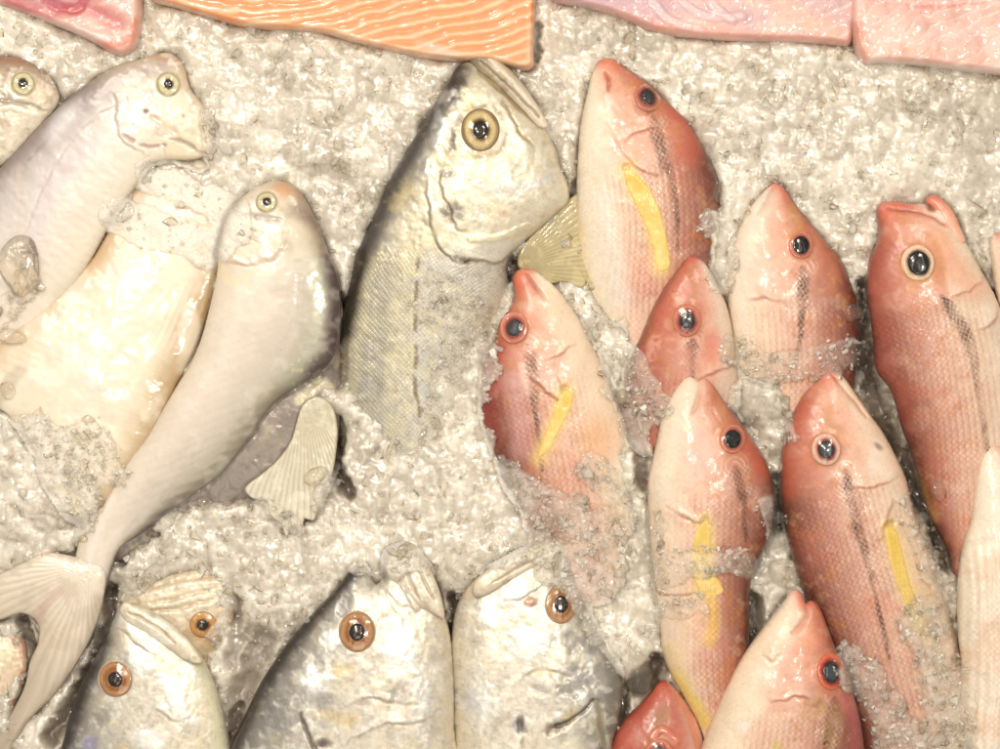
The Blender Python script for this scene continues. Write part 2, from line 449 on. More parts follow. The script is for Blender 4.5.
M_SLUSH = clear_mat('slushy_ice', frost=0.04, refr=0.22, rough=0.12, bump=0.6, bscale=500)
M_LUMP = clear_mat('lump_ice', frost=0.12, refr=0.4, rough=0.02, bump=0.2, bscale=250)
M_CORNEA = clear_mat('cornea', frost=0.0, refr=0.0, rough=0.03, bump=0.0)
M_DROP = clear_mat('melting_ice', frost=0.04, refr=0.4, rough=0.02, bump=0.15, bscale=200)

def bed_mat():
    m, nt = newmat('crushed_ice_bed'); L = nt.links.new
    out = N(nt, 'ShaderNodeOutputMaterial'); p = N(nt, 'ShaderNodeBsdfPrincipled'); L(p.outputs[0], out.inputs[0])
    tc = N(nt, 'ShaderNodeTexCoord')
    n1 = N(nt, 'ShaderNodeTexNoise'); n1.inputs['Scale'].default_value = 12; n1.inputs['Detail'].default_value = 5; L(tc.outputs['Object'], n1.inputs['Vector'])
    n2 = N(nt, 'ShaderNodeTexNoise'); n2.inputs['Scale'].default_value = 260; n2.inputs['Detail'].default_value = 4; n2.inputs['Roughness'].default_value = .7; L(tc.outputs['Object'], n2.inputs['Vector'])
    vo = N(nt, 'ShaderNodeTexVoronoi', feature='F1'); vo.inputs['Scale'].default_value = 210; L(tc.outputs['Object'], vo.inputs['Vector'])
    cr = N(nt, 'ShaderNodeValToRGB'); e = cr.color_ramp.elements
    e[0].position = 0.34; e[0].color = (0.54, 0.48, 0.395, 1); e[1].position = 0.72; e[1].color = (0.80, 0.74, 0.64, 1)
    chk = N(nt, 'ShaderNodeAttribute', attribute_name='Chk')
    L(math_(nt, 'ADD', math_(nt, 'MULTIPLY_ADD', n2.outputs['Fac'], 0.2, math_(nt, 'MULTIPLY', n1.outputs['Fac'], 0.35)), math_(nt, 'MULTIPLY', chk.outputs['Fac'], 0.5)), cr.inputs[0])
    wet_shade = N(nt, 'ShaderNodeAttribute', attribute_name='WetShade')
    L(mixc(nt, wet_shade.outputs['Fac'], cr.outputs[0], (0.17, 0.125, 0.09, 1)), p.inputs['Base Color'])  # dark brown paints gap shade as well as damp patches
    p.inputs['Subsurface Weight'].default_value = 0.85; p.inputs['Subsurface Radius'].default_value = (1, .93, .82); p.inputs['Subsurface Scale'].default_value = 0.010
    p.inputs['Coat Weight'].default_value = 1.0; p.inputs['Coat Roughness'].default_value = 0.04; p.inputs['Coat IOR'].default_value = 1.45
    L(math_(nt, 'MULTIPLY_ADD', n2.outputs['Fac'], 0.5, -0.14, clamp=True), p.inputs['Roughness'])
    p.inputs['Specular IOR Level'].default_value = 0.6
    hh = math_(nt, 'ADD', math_(nt, 'MULTIPLY', n2.outputs['Fac'], 0.8), math_(nt, 'MULTIPLY', vo.outputs['Distance'], -0.9))
    b = N(nt, 'ShaderNodeBump'); b.inputs['Strength'].default_value = 0.35; b.inputs['Distance'].default_value = 0.0014
    L(hh, b.inputs['Height']); L(b.outputs[0], p.inputs['Normal'])
    return m
M_BED = bed_mat()

# ------------------------------------------------------------------ eyes and fins
def dome(name, cx, cy, rx, ry, ang, h, colf, mat, parent, origin, zc, base_extra=0.0, rings=14, seg=40, tmap=None):
    r = np.linspace(0, 1, rings); th = np.linspace(0, 2 * np.pi, seg, endpoint=False)
    R, T = np.meshgrid(r, th, indexing='ij')
    ca, sa = math.cos(math.radians(ang)), math.sin(math.radians(ang))
    ex = R * np.cos(T) * rx; ey = R * np.sin(T) * ry
    X = cx + ex * ca - ey * sa; Y = cy + ex * sa + ey * ca
    base = sample(tmap, X, Y)
    # lie on the tangent plane of the head
    A = np.stack([np.ones(X.size), (X - cx).ravel(), (Y - cy).ravel()], -1); k = np.linalg.lstsq(A, base.ravel(), rcond=None)[0]
    base = np.maximum((A @ k).reshape(X.shape), base + .3)
    Z = base + base_extra + h * (1 - R ** 2) ** .8
    Z[-1] -= 2
    V = W3(X, Y, Z, zc).reshape(-1, 3)
    c = colf(R, T).reshape(-1, 3)
    F = []
    for i in range(rings - 1):
        for j in range(seg):
            a = i * seg + j; b = i * seg + (j + 1) % seg
            F.append((a, a + seg, b + seg, b))
    # under side
    n = len(V); V2 = V.copy(); V2[:, 2] = V[:, 2] * 0 + V[-1, 2] - 2 * S
    VV = np.concatenate([V, V2]); CC = np.concatenate([c, c])
    G = [(q[3] + n, q[2] + n, q[1] + n, q[0] + n) for q in F]
    o0 = (rings - 1) * seg
    for j in range(seg):
        a = o0 + j; b = o0 + (j + 1) % seg; F.append((a, a + n, b + n, b))
    return mesh_obj(name, VV, F + G, mat, parent, origin, attrs={'Col': np.clip(CC, .003, .95), 'Dens': np.zeros(len(VV))})

def add_eye(parent, origin, zc, cx, cy, r, rings_, ang=0, asp=1.0, pup=0.5, pupc=(38, 36, 40), tmap=None, cornea=True, pdx=0, pdy=0, h=0.2):
    """rings_: list of (radius fraction, rgb)"""
    tm = topmap.copy()
    ts = [q[0] for q in rings_]; cs = np.array([pc(*q[1]) for q in rings_])
    sd = int(cx + cy)
    def cf(R, T):
        rr = R + 0.025 * np.sin(2 * T + sd) + 0.012 * np.sin(5 * T + sd * 2)
        return np.stack([np.interp(rr, ts, cs[:, i]) for i in range(3)], -1)
    e = dome('eye', cx, cy, r, r * asp, ang, r * h, cf, M_EYE, parent, origin, zc, 0.1, tmap=tm)
    pk = pc(*pupc)
    def pf(R, T):
        k = sstep(R, 0.45, .9)[..., None]; dark = pc(14, 10, 12)
        return pk * (1 - k) + dark * k
    # sub-parts of the eye (in the eye's own frame)
    dome('pupil', cx + pdx, cy + pdy, r * pup, r * pup * asp, ang, r * .10, pf, M_EYE, e, origin, zc, r * h * (.86 if pup < .5 else .62), rings=8, seg=28, tmap=tm)
    if cornea:
        dome('cornea', cx, cy, r * .82, r * .82 * asp, ang, r * .34, lambda R, T: np.ones(R.shape + (3,)), M_CORNEA, e, origin, zc, r * h * .72 + 1.2, rings=10, seg=32, tmap=tm)
    return e

def fin(name, parent, origin, zc, outline, c0, c1, H=2.2, fan=None, ang=None, g=1.0, period=3.2, amp=.5, rayc=(200, 150, 60), mat=None, ray_al=.5, free=None, halo=None):
    o_ = np.asarray(outline, float)
    b = Blob(outline, [o_[0], o_.mean(0), o_[len(o_) // 2]], H, zh=zc, g=g, mode='slab', edge=2.5, drape=None if free is not None else blur(topmap, 2))
    if free is not None: b.zb[:] = free
    b.zc = zc
    b.grad([(0, c0), (1, c1)], b.a / b.L)
    if halo is not None:
        b.mix((1 - sstep(b.D + 1.6 * fbm(b.X, b.Y, 7, 77), 0.8, 5.5)) * .92, pc(*halo))
    b.ridges(period, amp, ang=ang, c=rayc, al=ray_al, fan=fan); b.mottle(9, tuple(min(255, int(v * 1.08)) for v in c1), .4, .0, 55); b.dz += .5 * fbm(b.X, b.Y, 12, 57)
    return b.build(name, mat or M_FIN, parent, origin)

# ------------------------------------------------------------------ fish recipes
SNAP_EYE = [(0, (60, 50, 55)), (.52, (70, 45, 50)), (.60, (140, 72, 66)), (.74, (196, 112, 98)), (.88, (222, 144, 122)), (1, (206, 122, 96))]
GOLD_EYE = [(0, (40, 26, 20)), (.36, (60, 34, 24)), (.46, (170, 118, 76)), (.54, (138, 86, 54)), (.66, (184, 130, 84)), (.78, (202, 156, 110)), (.88, (150, 104, 70)), (.96, (200, 176, 146)), (1, (220, 204, 180))]
PALE_EYE = [(0, (70, 60, 50)), (.36, (90, 78, 62)), (.44, (214, 204, 166)), (.70, (232, 222, 184)), (.8, (150, 140, 112)), (.9, (222, 214, 182)), (1, (196, 182, 150))]

def fish_root(label, cx, cy, z, group):
    t = thing('fish', label, 'fish', cx, cy, z, group)
    return t, tuple(t.location)

def snapper(label, outline, spine, dorsal, H, zh, zt, eye, eyer, lateral, mouth=None, gill=None, pect=None, red=0.0, wmul=1.0,
            belly_yellow=None, extra=None, eye_kw={}, scale_from=115, pale=0.0, blood=()):
    cx, cy = np.mean(outline, 0)
    root, org = fish_root(label, cx, cy, zh, 'red snappers laid on the ice')
    f = Blob(outline, spine, H * .82, zh, zt, dorsal=-dorsal, flat=.85)
    k = wmul
    f.grad([(-1, (116, 66, 54)), (-.8, (146, 86, 70)), (-.45, (192, 132, 112)), (-.1, (226, 178, 156)), (.25, (238, 198, 174)), (.55, (246, 216, 190)), (.8, (250, 232, 210)), (1, (250, 230, 202))])
    # head: warmer and redder, no scales
    hd = 1 - sstep(f.a, 70 * k, 125 * k)
    hv = (1 - sstep(f.vn, .15, .75))
    f.mix(hd * hv * .6, pc(234, 164, 136)); f.mix(hd * (1 - sstep(f.vn, -.7, -.1)) * .55, pc(200, 104, 76))
    f.mix((1 - sstep(f.a, 0, 30 * k)) * .5 * hv, pc(228, 124, 94))
    f.mix((1 - sstep(f.a, 0, 9 * k)) * .5, pc(216, 88, 72))
    if pale: f.mix(np.full(f.X.shape, pale), pc(246, 218, 198))
    if red: f.mix(np.full(f.X.shape, red) * (1 - .6 * sstep(f.vn, .3, .9)), pc(190, 84, 66))
    # blotchy flush and pale patches
    f.mottle(26, (214, 124, 100), .3, .1, 61, 1 - sstep(f.vn, .2, .8)); f.mottle(18, (250, 220, 196), .22, .1, 67, 1, .6); f.mottle(7, (196, 104, 84), .25, .25, 71, 1 - sstep(f.vn, .0, .8))
    f.mottle(9, (232, 190, 150), .3, .2, 74)
    f.mottle(13, (206, 132, 70), .35, .15, 83, 1 - sstep(f.vn, -.1, .6)); f.mix((1 - sstep(f.vn + .15 * fbm(f.X, f.Y, 24, 85), -1.0, -.72)) * .5, pc(88, 46, 38)); 
    f.dz += .8 * fbm(f.X, f.Y, 16, 81)
    sc = sstep(f.a, scale_from * k * .9, scale_from * k * 1.15)
    f.scl = sc * (1 - .8 * sstep(f.vn, .1, .7)) * (.42 + .25 * fbm(f.X, f.Y, 40, 88))
    f.sil += .12 * sc
    # longitudinal rows of scale dots on the flank
    rows = np.sin(f.b / (6.2) * 2 * np.pi + .6 * fbm(f.X, f.Y, 30, 91)) * sc * (1 - .5 * sstep(f.vn, .2, .9))
    f.mix(sstep(rows, .1, .9) * .30 * (1 - .5 * sstep(f.vn, .3, .9)) * sstep(fbm(f.X, f.Y, 20, 96), -.6, .2), pc(150, 84, 62)); f.dz += rows * -.12
    # dark toothed band behind the eye and along the lateral line
    if lateral is not None:
        P = catmull(lateral, False, 3); d, u, sg, _, _ = segdist(f.wx, f.wy, P)
        L = u.max(); wid = np.interp(u / L, [0, .08, .35, .5, 1], [3, 10, 8, 4.5, 3]) * k ** .5
        m = 1 - sstep(d / wid, .35, 1)
        dd = d * sg
        dia = np.abs(np.sin((u + dd * 1.3) / 6.4 * np.pi) * np.sin((u - dd * 1.3) / 6.4 * np.pi))
        cell2 = sstep(dia + .25 * fbm(f.X, f.Y, 5, 93, 2), .18, .5)
        m = m * (.65 + .6 * fbm(f.X, f.Y, 16, 95, 2))
        f.mix(m * (.45 + .55 * cell2), pc(92, 58, 34)); f.dz += m * (cell2 - .5) * .8
        m2 = (1 - sstep(np.abs(d - 9) / 9, .2, 1)) * sstep(1 - dia + .5 * fbm(f.X, f.Y, 7, 97, 2), .55, .95) * (u < L * .6) * sstep(fbm(f.X, f.Y, 18, 98), -.2, .4)
        f.mix(m2 * .45, pc(250, 234, 214)); f.sil = np.maximum(f.sil, m2 * .5)
    if gill is not None:
        for q in gill:
            f.flap(q, 2.6, 12 * k, (190, 104, 84), .5, (250, 214, 192), .35, brk=22)
    if mouth is not None:
        for q in mouth:
            f.stroke(q, 6.5 * k, (206, 100, 80), .5, dz=-1.6, hard=.0, taper=True)
            f.stroke(q, 2.2 * k, (140, 60, 46), .6, dz=-1.6, hard=.0, taper=True)
    ex, ey = eye
    # orbit
    f.blob(ex, ey, eyer * 1.55, eyer * 1.65, (196, 118, 52), .6, hard=.45, dz=1.2)
    f.blob(ex, ey, eyer * 1.12, eyer * 1.2, None, dz=1.5, hard=.7)
    for (x, y, r) in blood: f.blob(x, y, r, r * .8, (196, 70, 54), .55)
    if belly_yellow is not None: f.stroke(belly_yellow, 15, (244, 208, 92), .8, hard=.1)
    if extra: extra(f)
    if pect is not None:
        q_ = min(pect, key=lambda p_: p_[1]); f.blob(q_[0] - 1, q_[1] - 2, 6, 6, (150, 104, 48), .8, dz=-2); f.stroke([q_, tuple(np.mean(pect, 0)), max(pect, key=lambda p_: p_[1])], 17, (246, 212, 128), .7, hard=0)
    body = f.build('body', M_SNAP, root, org)
    kw = dict(rings_=SNAP_EYE, asp=1.12, pup=.56, pupc=(58, 56, 62)); kw.update(eye_kw)
    add_eye(root, org, zh, ex, ey, eyer, **kw)
    if pect is not None:
        pa = np.array(pect, float); pm_ = catmull(pect); c_ = pa.mean(0)
        nrm = []
        for i in range(len(pa)):
            t_ = pa[(i + 1) % len(pa)] - pa[i - 1]; n_ = np.array([t_[1], -t_[0]]) / (np.linalg.norm(t_) + 1e-6); nrm.append(n_)
        area_ = np.sum(pa[:, 0] * np.roll(pa[:, 1], -1) - np.roll(pa[:, 0], -1) * pa[:, 1])
        pa = pa + np.array(nrm) * (2.2 if area_ > 0 else -2.2)
        fin('pectoral_fin', root, org, zh, pa, (236, 198, 78), (246, 214, 140), H=.7, ang=0, period=2.6, amp=.15, rayc=(216, 170, 70), ray_al=.35, halo=(244, 206, 112), mat=M_SNAP)
        
    return root, org, f

def silver_fish(label, outline, spine, dorsal, H, zh, zt, eye, eyer, paint, eye_rings=GOLD_EYE, eye_kw={}, mat=None, flat=1.0, g=1.25, group='silver fish laid on the ice', eyeasp=1.05, pup=.42):
    cx, cy = np.mean(outline, 0)
    root, org = fish_root(label, cx, cy, zh, group)
    f = Blob(outline, spine, H * (.46 if mat is M_PALE else .74), zh, zt, dorsal=dorsal, flat=flat * (.72 if mat is M_PALE else .85), g=g)
    paint(f)
    f.build('body', mat or M_SILV, root, org)
    if eye is not None:
        kw = dict(asp=eyeasp, pup=pup, pupc=(52, 42, 36)); kw.update(eye_kw)
        add_eye(root, org, zh, eye[0], eye[1], eyer, eye_rings, **kw)
    return root, org, f

# ================================================================== THE FISH, lowest first
# --- K: dull fish lying under the big pomfret
def pK(f):
    f.grad([(-1, (120, 110, 100)), (-.5, (168, 156, 144)), (.2, (196, 184, 168)), (1, (204, 190, 166))])
    f.mottle(22, (150, 128, 122), .5, .0, 101); f.mottle(12, (226, 206, 176), .5, .1, 102)
    f.stroke([(335, 340), (300, 410), (235, 480), (165, 530)], 26, (118, 106, 98), .6, hard=.0)
    f.stroke([(300, 400), (322, 384), (336, 400)], 9, (236, 222, 188), .7)
    f.sil += .2; f.dz += 1.4 * fbm(f.X, f.Y, 12, 103)
rK, oK, fK = silver_fish("dull grey fish mostly hidden under the largest pomfret, only flank and cream fins showing",
    [(338, 296), (341, 350), (340, 410), (336, 450), (318, 476), (296, 492), (262, 500), (236, 512), (200, 528), (150, 552), (110, 560), (100, 500), (180, 400), (270, 310)],
    [(330, 300), (290, 410), (180, 510), (110, 550)], 1, 26, -6, -14, None, 0, pK, mat=M_SILV)
fin('pelvic_fin', rK, oK, -6, [(304, 404), (318, 396), (332, 404), (338, 424), (337, 452), (332, 478), (322, 500), (314, 520), (306, 518), (302, 532), (294, 524), (288, 536), (280, 520), (272, 518), (268, 500), (254, 498), (246, 488), (262, 474), (278, 460), (292, 440), (298, 420)], (220, 206, 176), (240, 230, 208), H=2.2, fan=(304, 386, 120), amp=.22, rayc=(168, 150, 118), ray_al=.45, free=14)

# --- A: head at the left edge
def pA(f):
    f.grad([(-1, (150, 120, 100)), (-.5, (196, 172, 146)), (0, (216, 198, 172)), (1, (232, 220, 198))])
    f.mottle(10, (176, 150, 128), .5, .1, 111); f.mottle(7, (244, 236, 218), .5, .15, 112)
    f.blob(18, 60, 22, 9, (180, 130, 104), .6); f.stroke([(-4, 98), (14, 104), (34, 106), (46, 111)], 4, (126, 116, 100), .75, dz=-1, hard=0, taper=True)
    f.stroke([(-10, 112), (12, 109), (40, 115)], 4, (240, 232, 214), .7, dz=1); f.stroke([(9, 72), (3, 90), (12, 100)], 3, (150, 140, 128), .7)
    f.dz += 1.0 * fbm(f.X, f.Y, 9, 113); f.sil += .2
silver_fish("silver fish head with a pale ringed eye, cut by the upper left edge", [(-60, 55), (-20, 52), (0, 56), (16, 57), (30, 61), (44, 69), (54, 82), (60, 98), (54, 112), (40, 128), (24, 146), (0, 168), (-50, 190), (-70, 120)],
    [(58, 96), (10, 100), (-60, 110)], -1, 22, 4, 2, (25, 84.5), 13.5, pA, PALE_EYE, eyeasp=1, pup=.36)

# --- B: pomfret with lilac back
def pB(f):
    f.grad([(-1, (142, 124, 114)), (-.82, (172, 158, 152)), (-.5, (208, 198, 192)), (-.1, (232, 222, 212)), (.4, (234, 220, 204)), (1, (236, 222, 200))])
    hd = 1 - sstep(f.a, 40, 85); f.mix(hd * .7, pc(232, 214, 180))
    f.blob(168, 58, 26, 12, (206, 158, 118), .8, 15); f.blob(186, 78, 10, 22, (214, 176, 138), .6)
    f.stroke([(166, 66), (120, 82), (76, 110), (44, 142)], 20, (150, 130, 132), .55, hard=0)
    f.stroke([(90, 140), (50, 190), (30, 260)], 20, (216, 198, 200), .6, hard=0)
    f.blob(150, 96, 12, 9, (164, 148, 146), .5); f.blob(137, 120, 10, 16, (226, 222, 226), .7, sil=.5)
    f.mottle(12, (186, 168, 160), .4, .1, 121, hd + .2); f.mottle(9, (246, 238, 216), .5, .15, 122, hd)
    f.blob(147, 112, 4, 3, (80, 60, 66), .9, dz=-1, warp=False)
    f.stroke([(60, 100), (40, 128), (16, 156)], 12, (160, 146, 142), .5, hard=0); f.stroke([(126, 137), (134, 142), (146, 146), (166, 146)], 3.2, (160, 116, 96), .7, dz=-1, brk=6)
    f.flap([(118, 92), (122, 118), (128, 140), (150, 158)], 1.4, 16, (196, 174, 160), .35, None, brk=18)
    f.stroke([(154, 118), (172, 130), (184, 142), (196, 150)], 5, (204, 184, 150), .5, dz=-.5, hard=0)
    f.stroke([(172, 140), (184, 141), (197, 149)], 4, (130, 114, 98), .7, dz=-.8, hard=0, taper=True); f.stroke([(199, 151), (209, 154)], 3.2, (140, 122, 104), .6, hard=0)
    f.stroke([(62, 120), (46, 145), (30, 160)], 3, (130, 112, 110), .5)
    f.blob(184, 117, 3.6, 3, (150, 120, 92), .7); f.stroke([(20, 170), (22, 220), (14, 260)], 9, (206, 190, 176), .5, hard=0)
    
    tb = np.sin(f.a / 9 * 2 * np.pi + np.abs(f.vn) * 5 + 1.0 * fbm(f.X, f.Y, 24, 125)); f.mix(np.clip(tb, 0, 1) * sstep(f.a, 70, 120) * .10, pc(186, 172, 164)); f.stroke([(128, 100), (84, 130), (48, 180), (24, 240)], 2.4, (206, 190, 180), .5, dz=-.4); f.blob(62, 124, 16, 40, (248, 244, 242), .5, 40); f.dz += .5 * fbm(f.X, f.Y, 16, 123) + .35 * fbm(f.X, f.Y, 7, 124) * hd; f.sil += .12  # the long white blob is a painted glare highlight
silver_fish("pale pomfret with a lilac grey back, its head just below the small torn fillet",
    [(144, 58), (156, 54), (169, 53), (180, 60), (186, 72), (190, 88), (200, 101), (211, 120), (216, 140), (210, 153), (190, 160), (166, 160), (148, 166), (138, 182), (114, 217), (88, 264), (66, 296), (40, 330), (0, 350), (-50, 370), (-90, 330), (-80, 260), (-40, 205), (0, 167), (19, 148), (36, 129), (53, 112), (72, 95), (91, 81), (115, 66)],
    [(200, 112), (150, 110), (90, 170), (20, 250), (-60, 320)], -1, 34, 10, 2, (169.5, 85), 13.5, pB, PALE_EYE, mat=M_PALE, flat=.75, eyeasp=1, pup=.36)

# --- D: big pale belly
def pD(f):
    f.grad([(-1, (222, 196, 160)), (-.6, (240, 226, 200)), (0, (244, 232, 210)), (.5, (242, 228, 202)), (.75, (218, 196, 160)), (1, (186, 156, 118))])  # tan and brown edge stops put flank shade into the skin colour
    f.stroke([(140, 190), (112, 225), (90, 262), (60, 290)], 26, (214, 178, 134), .8, hard=.0)  # tan stroke paints the shaded left side
    f.stroke([(226, 262), (212, 300), (196, 345), (178, 382)], 34, (196, 166, 124), .65, hard=0)  # brown stroke paints the shaded belly flank
    f.mix((1 - sstep(np.hypot(f.X - 205, f.Y - 330), 20, 60)) * sstep(np.sin(f.Y * .05 + f.X * .9 + f.Y * .35), .2, 1) * .3, pc(150, 118, 84))
    f.mottle(40, (248, 238, 218), .6, .0, 131); f.mottle(16, (232, 206, 192), .3, .1, 132)
    f.blob(145, 182, 8, 12, (180, 138, 96), .7); f.blob(120, 268, 18, 14, (238, 214, 196), .6)
    f.stroke([(165, 158), (195, 176), (225, 180)], 12, (196, 190, 184), .4, hard=0)
    f.stroke([(0, 400), (12, 384), (26, 370)], 10, (190, 170, 140), .5); f.dz += 1.2 * fbm(f.X, f.Y, 24, 133)
    f.blob(96, 376, 14, 20, (250, 250, 244), .6, 30, dz=1.5)
silver_fish("wide cream white fish with its head lost in ice between the two pomfrets",
    [(140, 182), (160, 162), (200, 158), (232, 170), (248, 200), (246, 232), (230, 262), (215, 300), (197, 350), (176, 392), (160, 430), (140, 462), (110, 500), (76, 520), (50, 490), (30, 440), (4, 410), (-20, 400), (-40, 370), (0, 346), (17, 326), (42, 301), (66, 284), (90, 262), (112, 226)],
    [(220, 190), (150, 290), (90, 400), (70, 510)], -1, 40, -9, 10, None, 0, pD, mat=M_PALE, flat=.7)

# --- C: big pomfret
def pC(f):
    f.grad([(-1, (84, 68, 66)), (-.9, (120, 104, 98)), (-.74, (168, 158, 136)), (-.45, (202, 191, 174)), (0, (226, 211, 196)), (.5, (236, 221, 205)), (1, (234, 218, 196))])
    hd = 1 - sstep(f.a, 40, 90)
    f.mix(hd * .55, pc(226, 208, 178))
    f.blob(286, 190, 22, 13, (212, 158, 116), .85); f.blob(303, 196, 12, 12, (184, 138, 112), .6)
    f.stroke([(296, 210), (322, 232), (330, 262)], 14, (132, 104, 90), .7, hard=0)
    f.stroke([(334, 262), (338, 310), (334, 360), (318, 372)], 18, (78, 60, 58), .85, hard=.1)
    f.stroke([(318, 265), (322, 300), (312, 345), (290, 380)], 15, (188, 192, 170), .4, hard=0, sil=.3)
    f.stroke([(318, 392), (285, 420), (250, 448), (205, 492), (160, 520)], 17, (132, 122, 118), .55, hard=0)
    m = sstep(f.b, -70, -34) * (1 - sstep(f.b, -34, 2)) * sstep(f.a, 170, 220)
    t = np.sin((f.X * .35 + f.Y * .94) / 8.2 * 2 * np.pi + 1.2 * fbm(f.X, f.Y, 22, 5)); f.mix(np.clip(t, 0, 1) * m * .36, pc(176, 164, 156)); f.dz += t * m * .15; f.mix(np.clip(t, 0, 1) * sstep(f.a, 80, 150) * .08, pc(190, 176, 166))
    m = (1 - sstep(np.abs(f.b + 52), 4, 22)) * sstep(f.a, 150, 200); f.mix(m * .4, pc(190, 182, 150))
    f.stroke([(300, 278), (296, 320), (270, 372), (225, 420), (180, 470), (130, 530)], 7, (206, 190, 180), .4, hard=0, dz=-.5)
    f.stroke([(240, 215), (262, 218), (282, 219)], 7, (138, 132, 130), .7, dz=-.6, hard=0, taper=True); f.stroke([(236, 228), (262, 228), (290, 232)], 8, (236, 228, 208), .6)
    f.flap([(220, 262), (240, 266), (258, 265), (274, 256), (290, 240)], 1.5, 14, (200, 156, 120), .5, None, brk=14)
    f.stroke([(222, 268), (232, 282), (250, 276)], 6, (244, 224, 186), .7)
    
    f.blob(288, 246, 8, 12, (160, 146, 124), .5); f.blob(298, 256, 10, 8, (226, 210, 186), .5)
    f.mottle(9, (180, 160, 132), .45, .1, 141, hd + .1); f.mottle(14, (246, 236, 220), .25, .0, 142, 1, .7)
    f.mottle(5, (236, 226, 176), .5, .2, 145, (1 - sstep(np.hypot((f.X - 305) / 30, (f.Y - 372) / 26), .3, 1)))
    f.stroke([(228, 420), (170, 400), (100, 580)], 2, None)
    f.dz += .5 * fbm(f.X, f.Y, 20, 143) + .35 * fbm(f.X, f.Y, 7, 144) * hd; f.sil += .1
    f.stroke([(136, 420), (118, 468), (96, 530), (88, 560)], 10, (246, 232, 222), .6, hard=0, dz=1.5)
rC, oC, fC = silver_fish("largest pale pomfret with brown forehead and dark back edge, forked tail at lower left",
    [(252, 190), (266, 183), (280, 181), (296, 187), (308, 204), (320, 230), (330, 256), (338, 278), (341, 309), (338, 342), (330, 362), (312, 378), (276, 402), (250, 438), (221, 474), (190, 497), (166, 514), (144, 532), (118, 550), (110, 572), (104, 594), (98, 616), (88, 646), (80, 652), (72, 636), (64, 604), (70, 574), (82, 530), (104, 500), (126, 462), (144, 440), (163, 408), (176, 386), (192, 360), (202, 335), (210, 305), (217, 273), (219, 250), (224, 226), (236, 204)],
    [(262, 196), (272, 260), (262, 330), (210, 410), (140, 490), (80, 640)], 1, 44, 22, 7, (267.5, 202.5), 12, pC, PALE_EYE, mat=M_PALE, flat=.8, eyeasp=1, pup=.36)
tailC = Blob([(72, 556), (43, 553), (24, 562), (0, 574), (-40, 590), (-44, 634), (0, 620), (24, 614), (36, 622), (38, 640), (29, 662), (24, 685), (8, 718), (-24, 770), (-10, 800), (24, 726), (53, 696), (79, 660), (96, 626), (104, 596), (104, 568)],
    [(92, 560), (74, 620), (20, 740)], 9, 16, 6, mode='inflate', flat=.8)
tailC.grad([(0, (238, 224, 206)), (.4, (230, 214, 192)), (1, (186, 168, 146))], tailC.a / tailC.L)
tailC.stroke([(98, 600), (84, 650), (50, 700), (10, 750)], 12, (176, 160, 136), .6, hard=0)
tailC.mottle(14, (208, 188, 166), .5, .05, 151)
tailC.ridges(5.5, .22, c=(186, 170, 150), al=.35, fan=(88, 566, 64)); tailC.sil += .08
tailC.stroke([(36, 622), (46, 606), (60, 590)], 7, (206, 172, 156), .6)
tailC.build('caudal_fin', M_PALE, rC, oC)

# --- J: sliver of a fish at the left edge
def pJ(f):
    f.grad([(-1, (206, 190, 160)), (0, (236, 222, 196)), (1, (214, 184, 150))])
    f.stroke([(10, 632), (22, 642), (25, 662), (18, 690), (6, 716)], 6, (196, 140, 118), .7, hard=.1, dz=1.5)
    f.mottle(10, (240, 226, 190), .5, .1, 161); f.dz += 1.2 * fbm(f.X, f.Y, 10, 163); f.sil += .15
silver_fish("sliver of cream fish flank cut by the left edge under the forked tail", [(-60, 640), (-20, 634), (0, 632), (14, 631), (24, 640), (28, 660), (24, 682), (12, 711), (-2, 738), (-40, 770), (-80, 720)],
    [(0, 632), (-20, 680), (-40, 760)], -1, 18, -2, -4, None, 0, pJ)

# --- G: head behind F
def pG(f):
    f.grad([(-1, (212, 188, 148)), (0, (232, 216, 190)), (1, (236, 222, 196))])
    for q in ([(128, 594), (160, 586), (200, 578), (226, 578)], [(150, 602), (180, 596), (218, 588)], [(150, 610), (186, 606), (214, 598)]):
        f.stroke(q, 4, (190, 160, 112), .5, dz=-1.1, hard=0, taper=True); f.stroke([(x, y + 5) for x, y in q], 5, (244, 234, 214), .45, dz=.7, hard=0, taper=True)
    f.blob(226, 580, 8, 10, (84, 66, 50), .8); f.mottle(7, (190, 158, 118), .4, .1, 171); f.blob(205, 630, 26, 20, (196, 140, 80), .6)
    f.dz += 1.4 * fbm(f.X, f.Y, 9, 173); f.sil += .2
silver_fish("fish head with layered jaws, mostly sunk in ice behind the lower left silver head",
    [(124, 592), (144, 586), (173, 574), (200, 568), (216, 567), (227, 576), (233, 590), (234, 612), (230, 632), (216, 646), (200, 700), (140, 690), (118, 630)], [(222, 580), (190, 620), (160, 680)], 1, 22, -2, -12, (204, 624), 14, pG, [(0, (60, 40, 30)), (.4, (90, 60, 40)), (.55, (206, 150, 86)), (.8, (216, 168, 108)), (1, (150, 104, 66))], eyeasp=1)

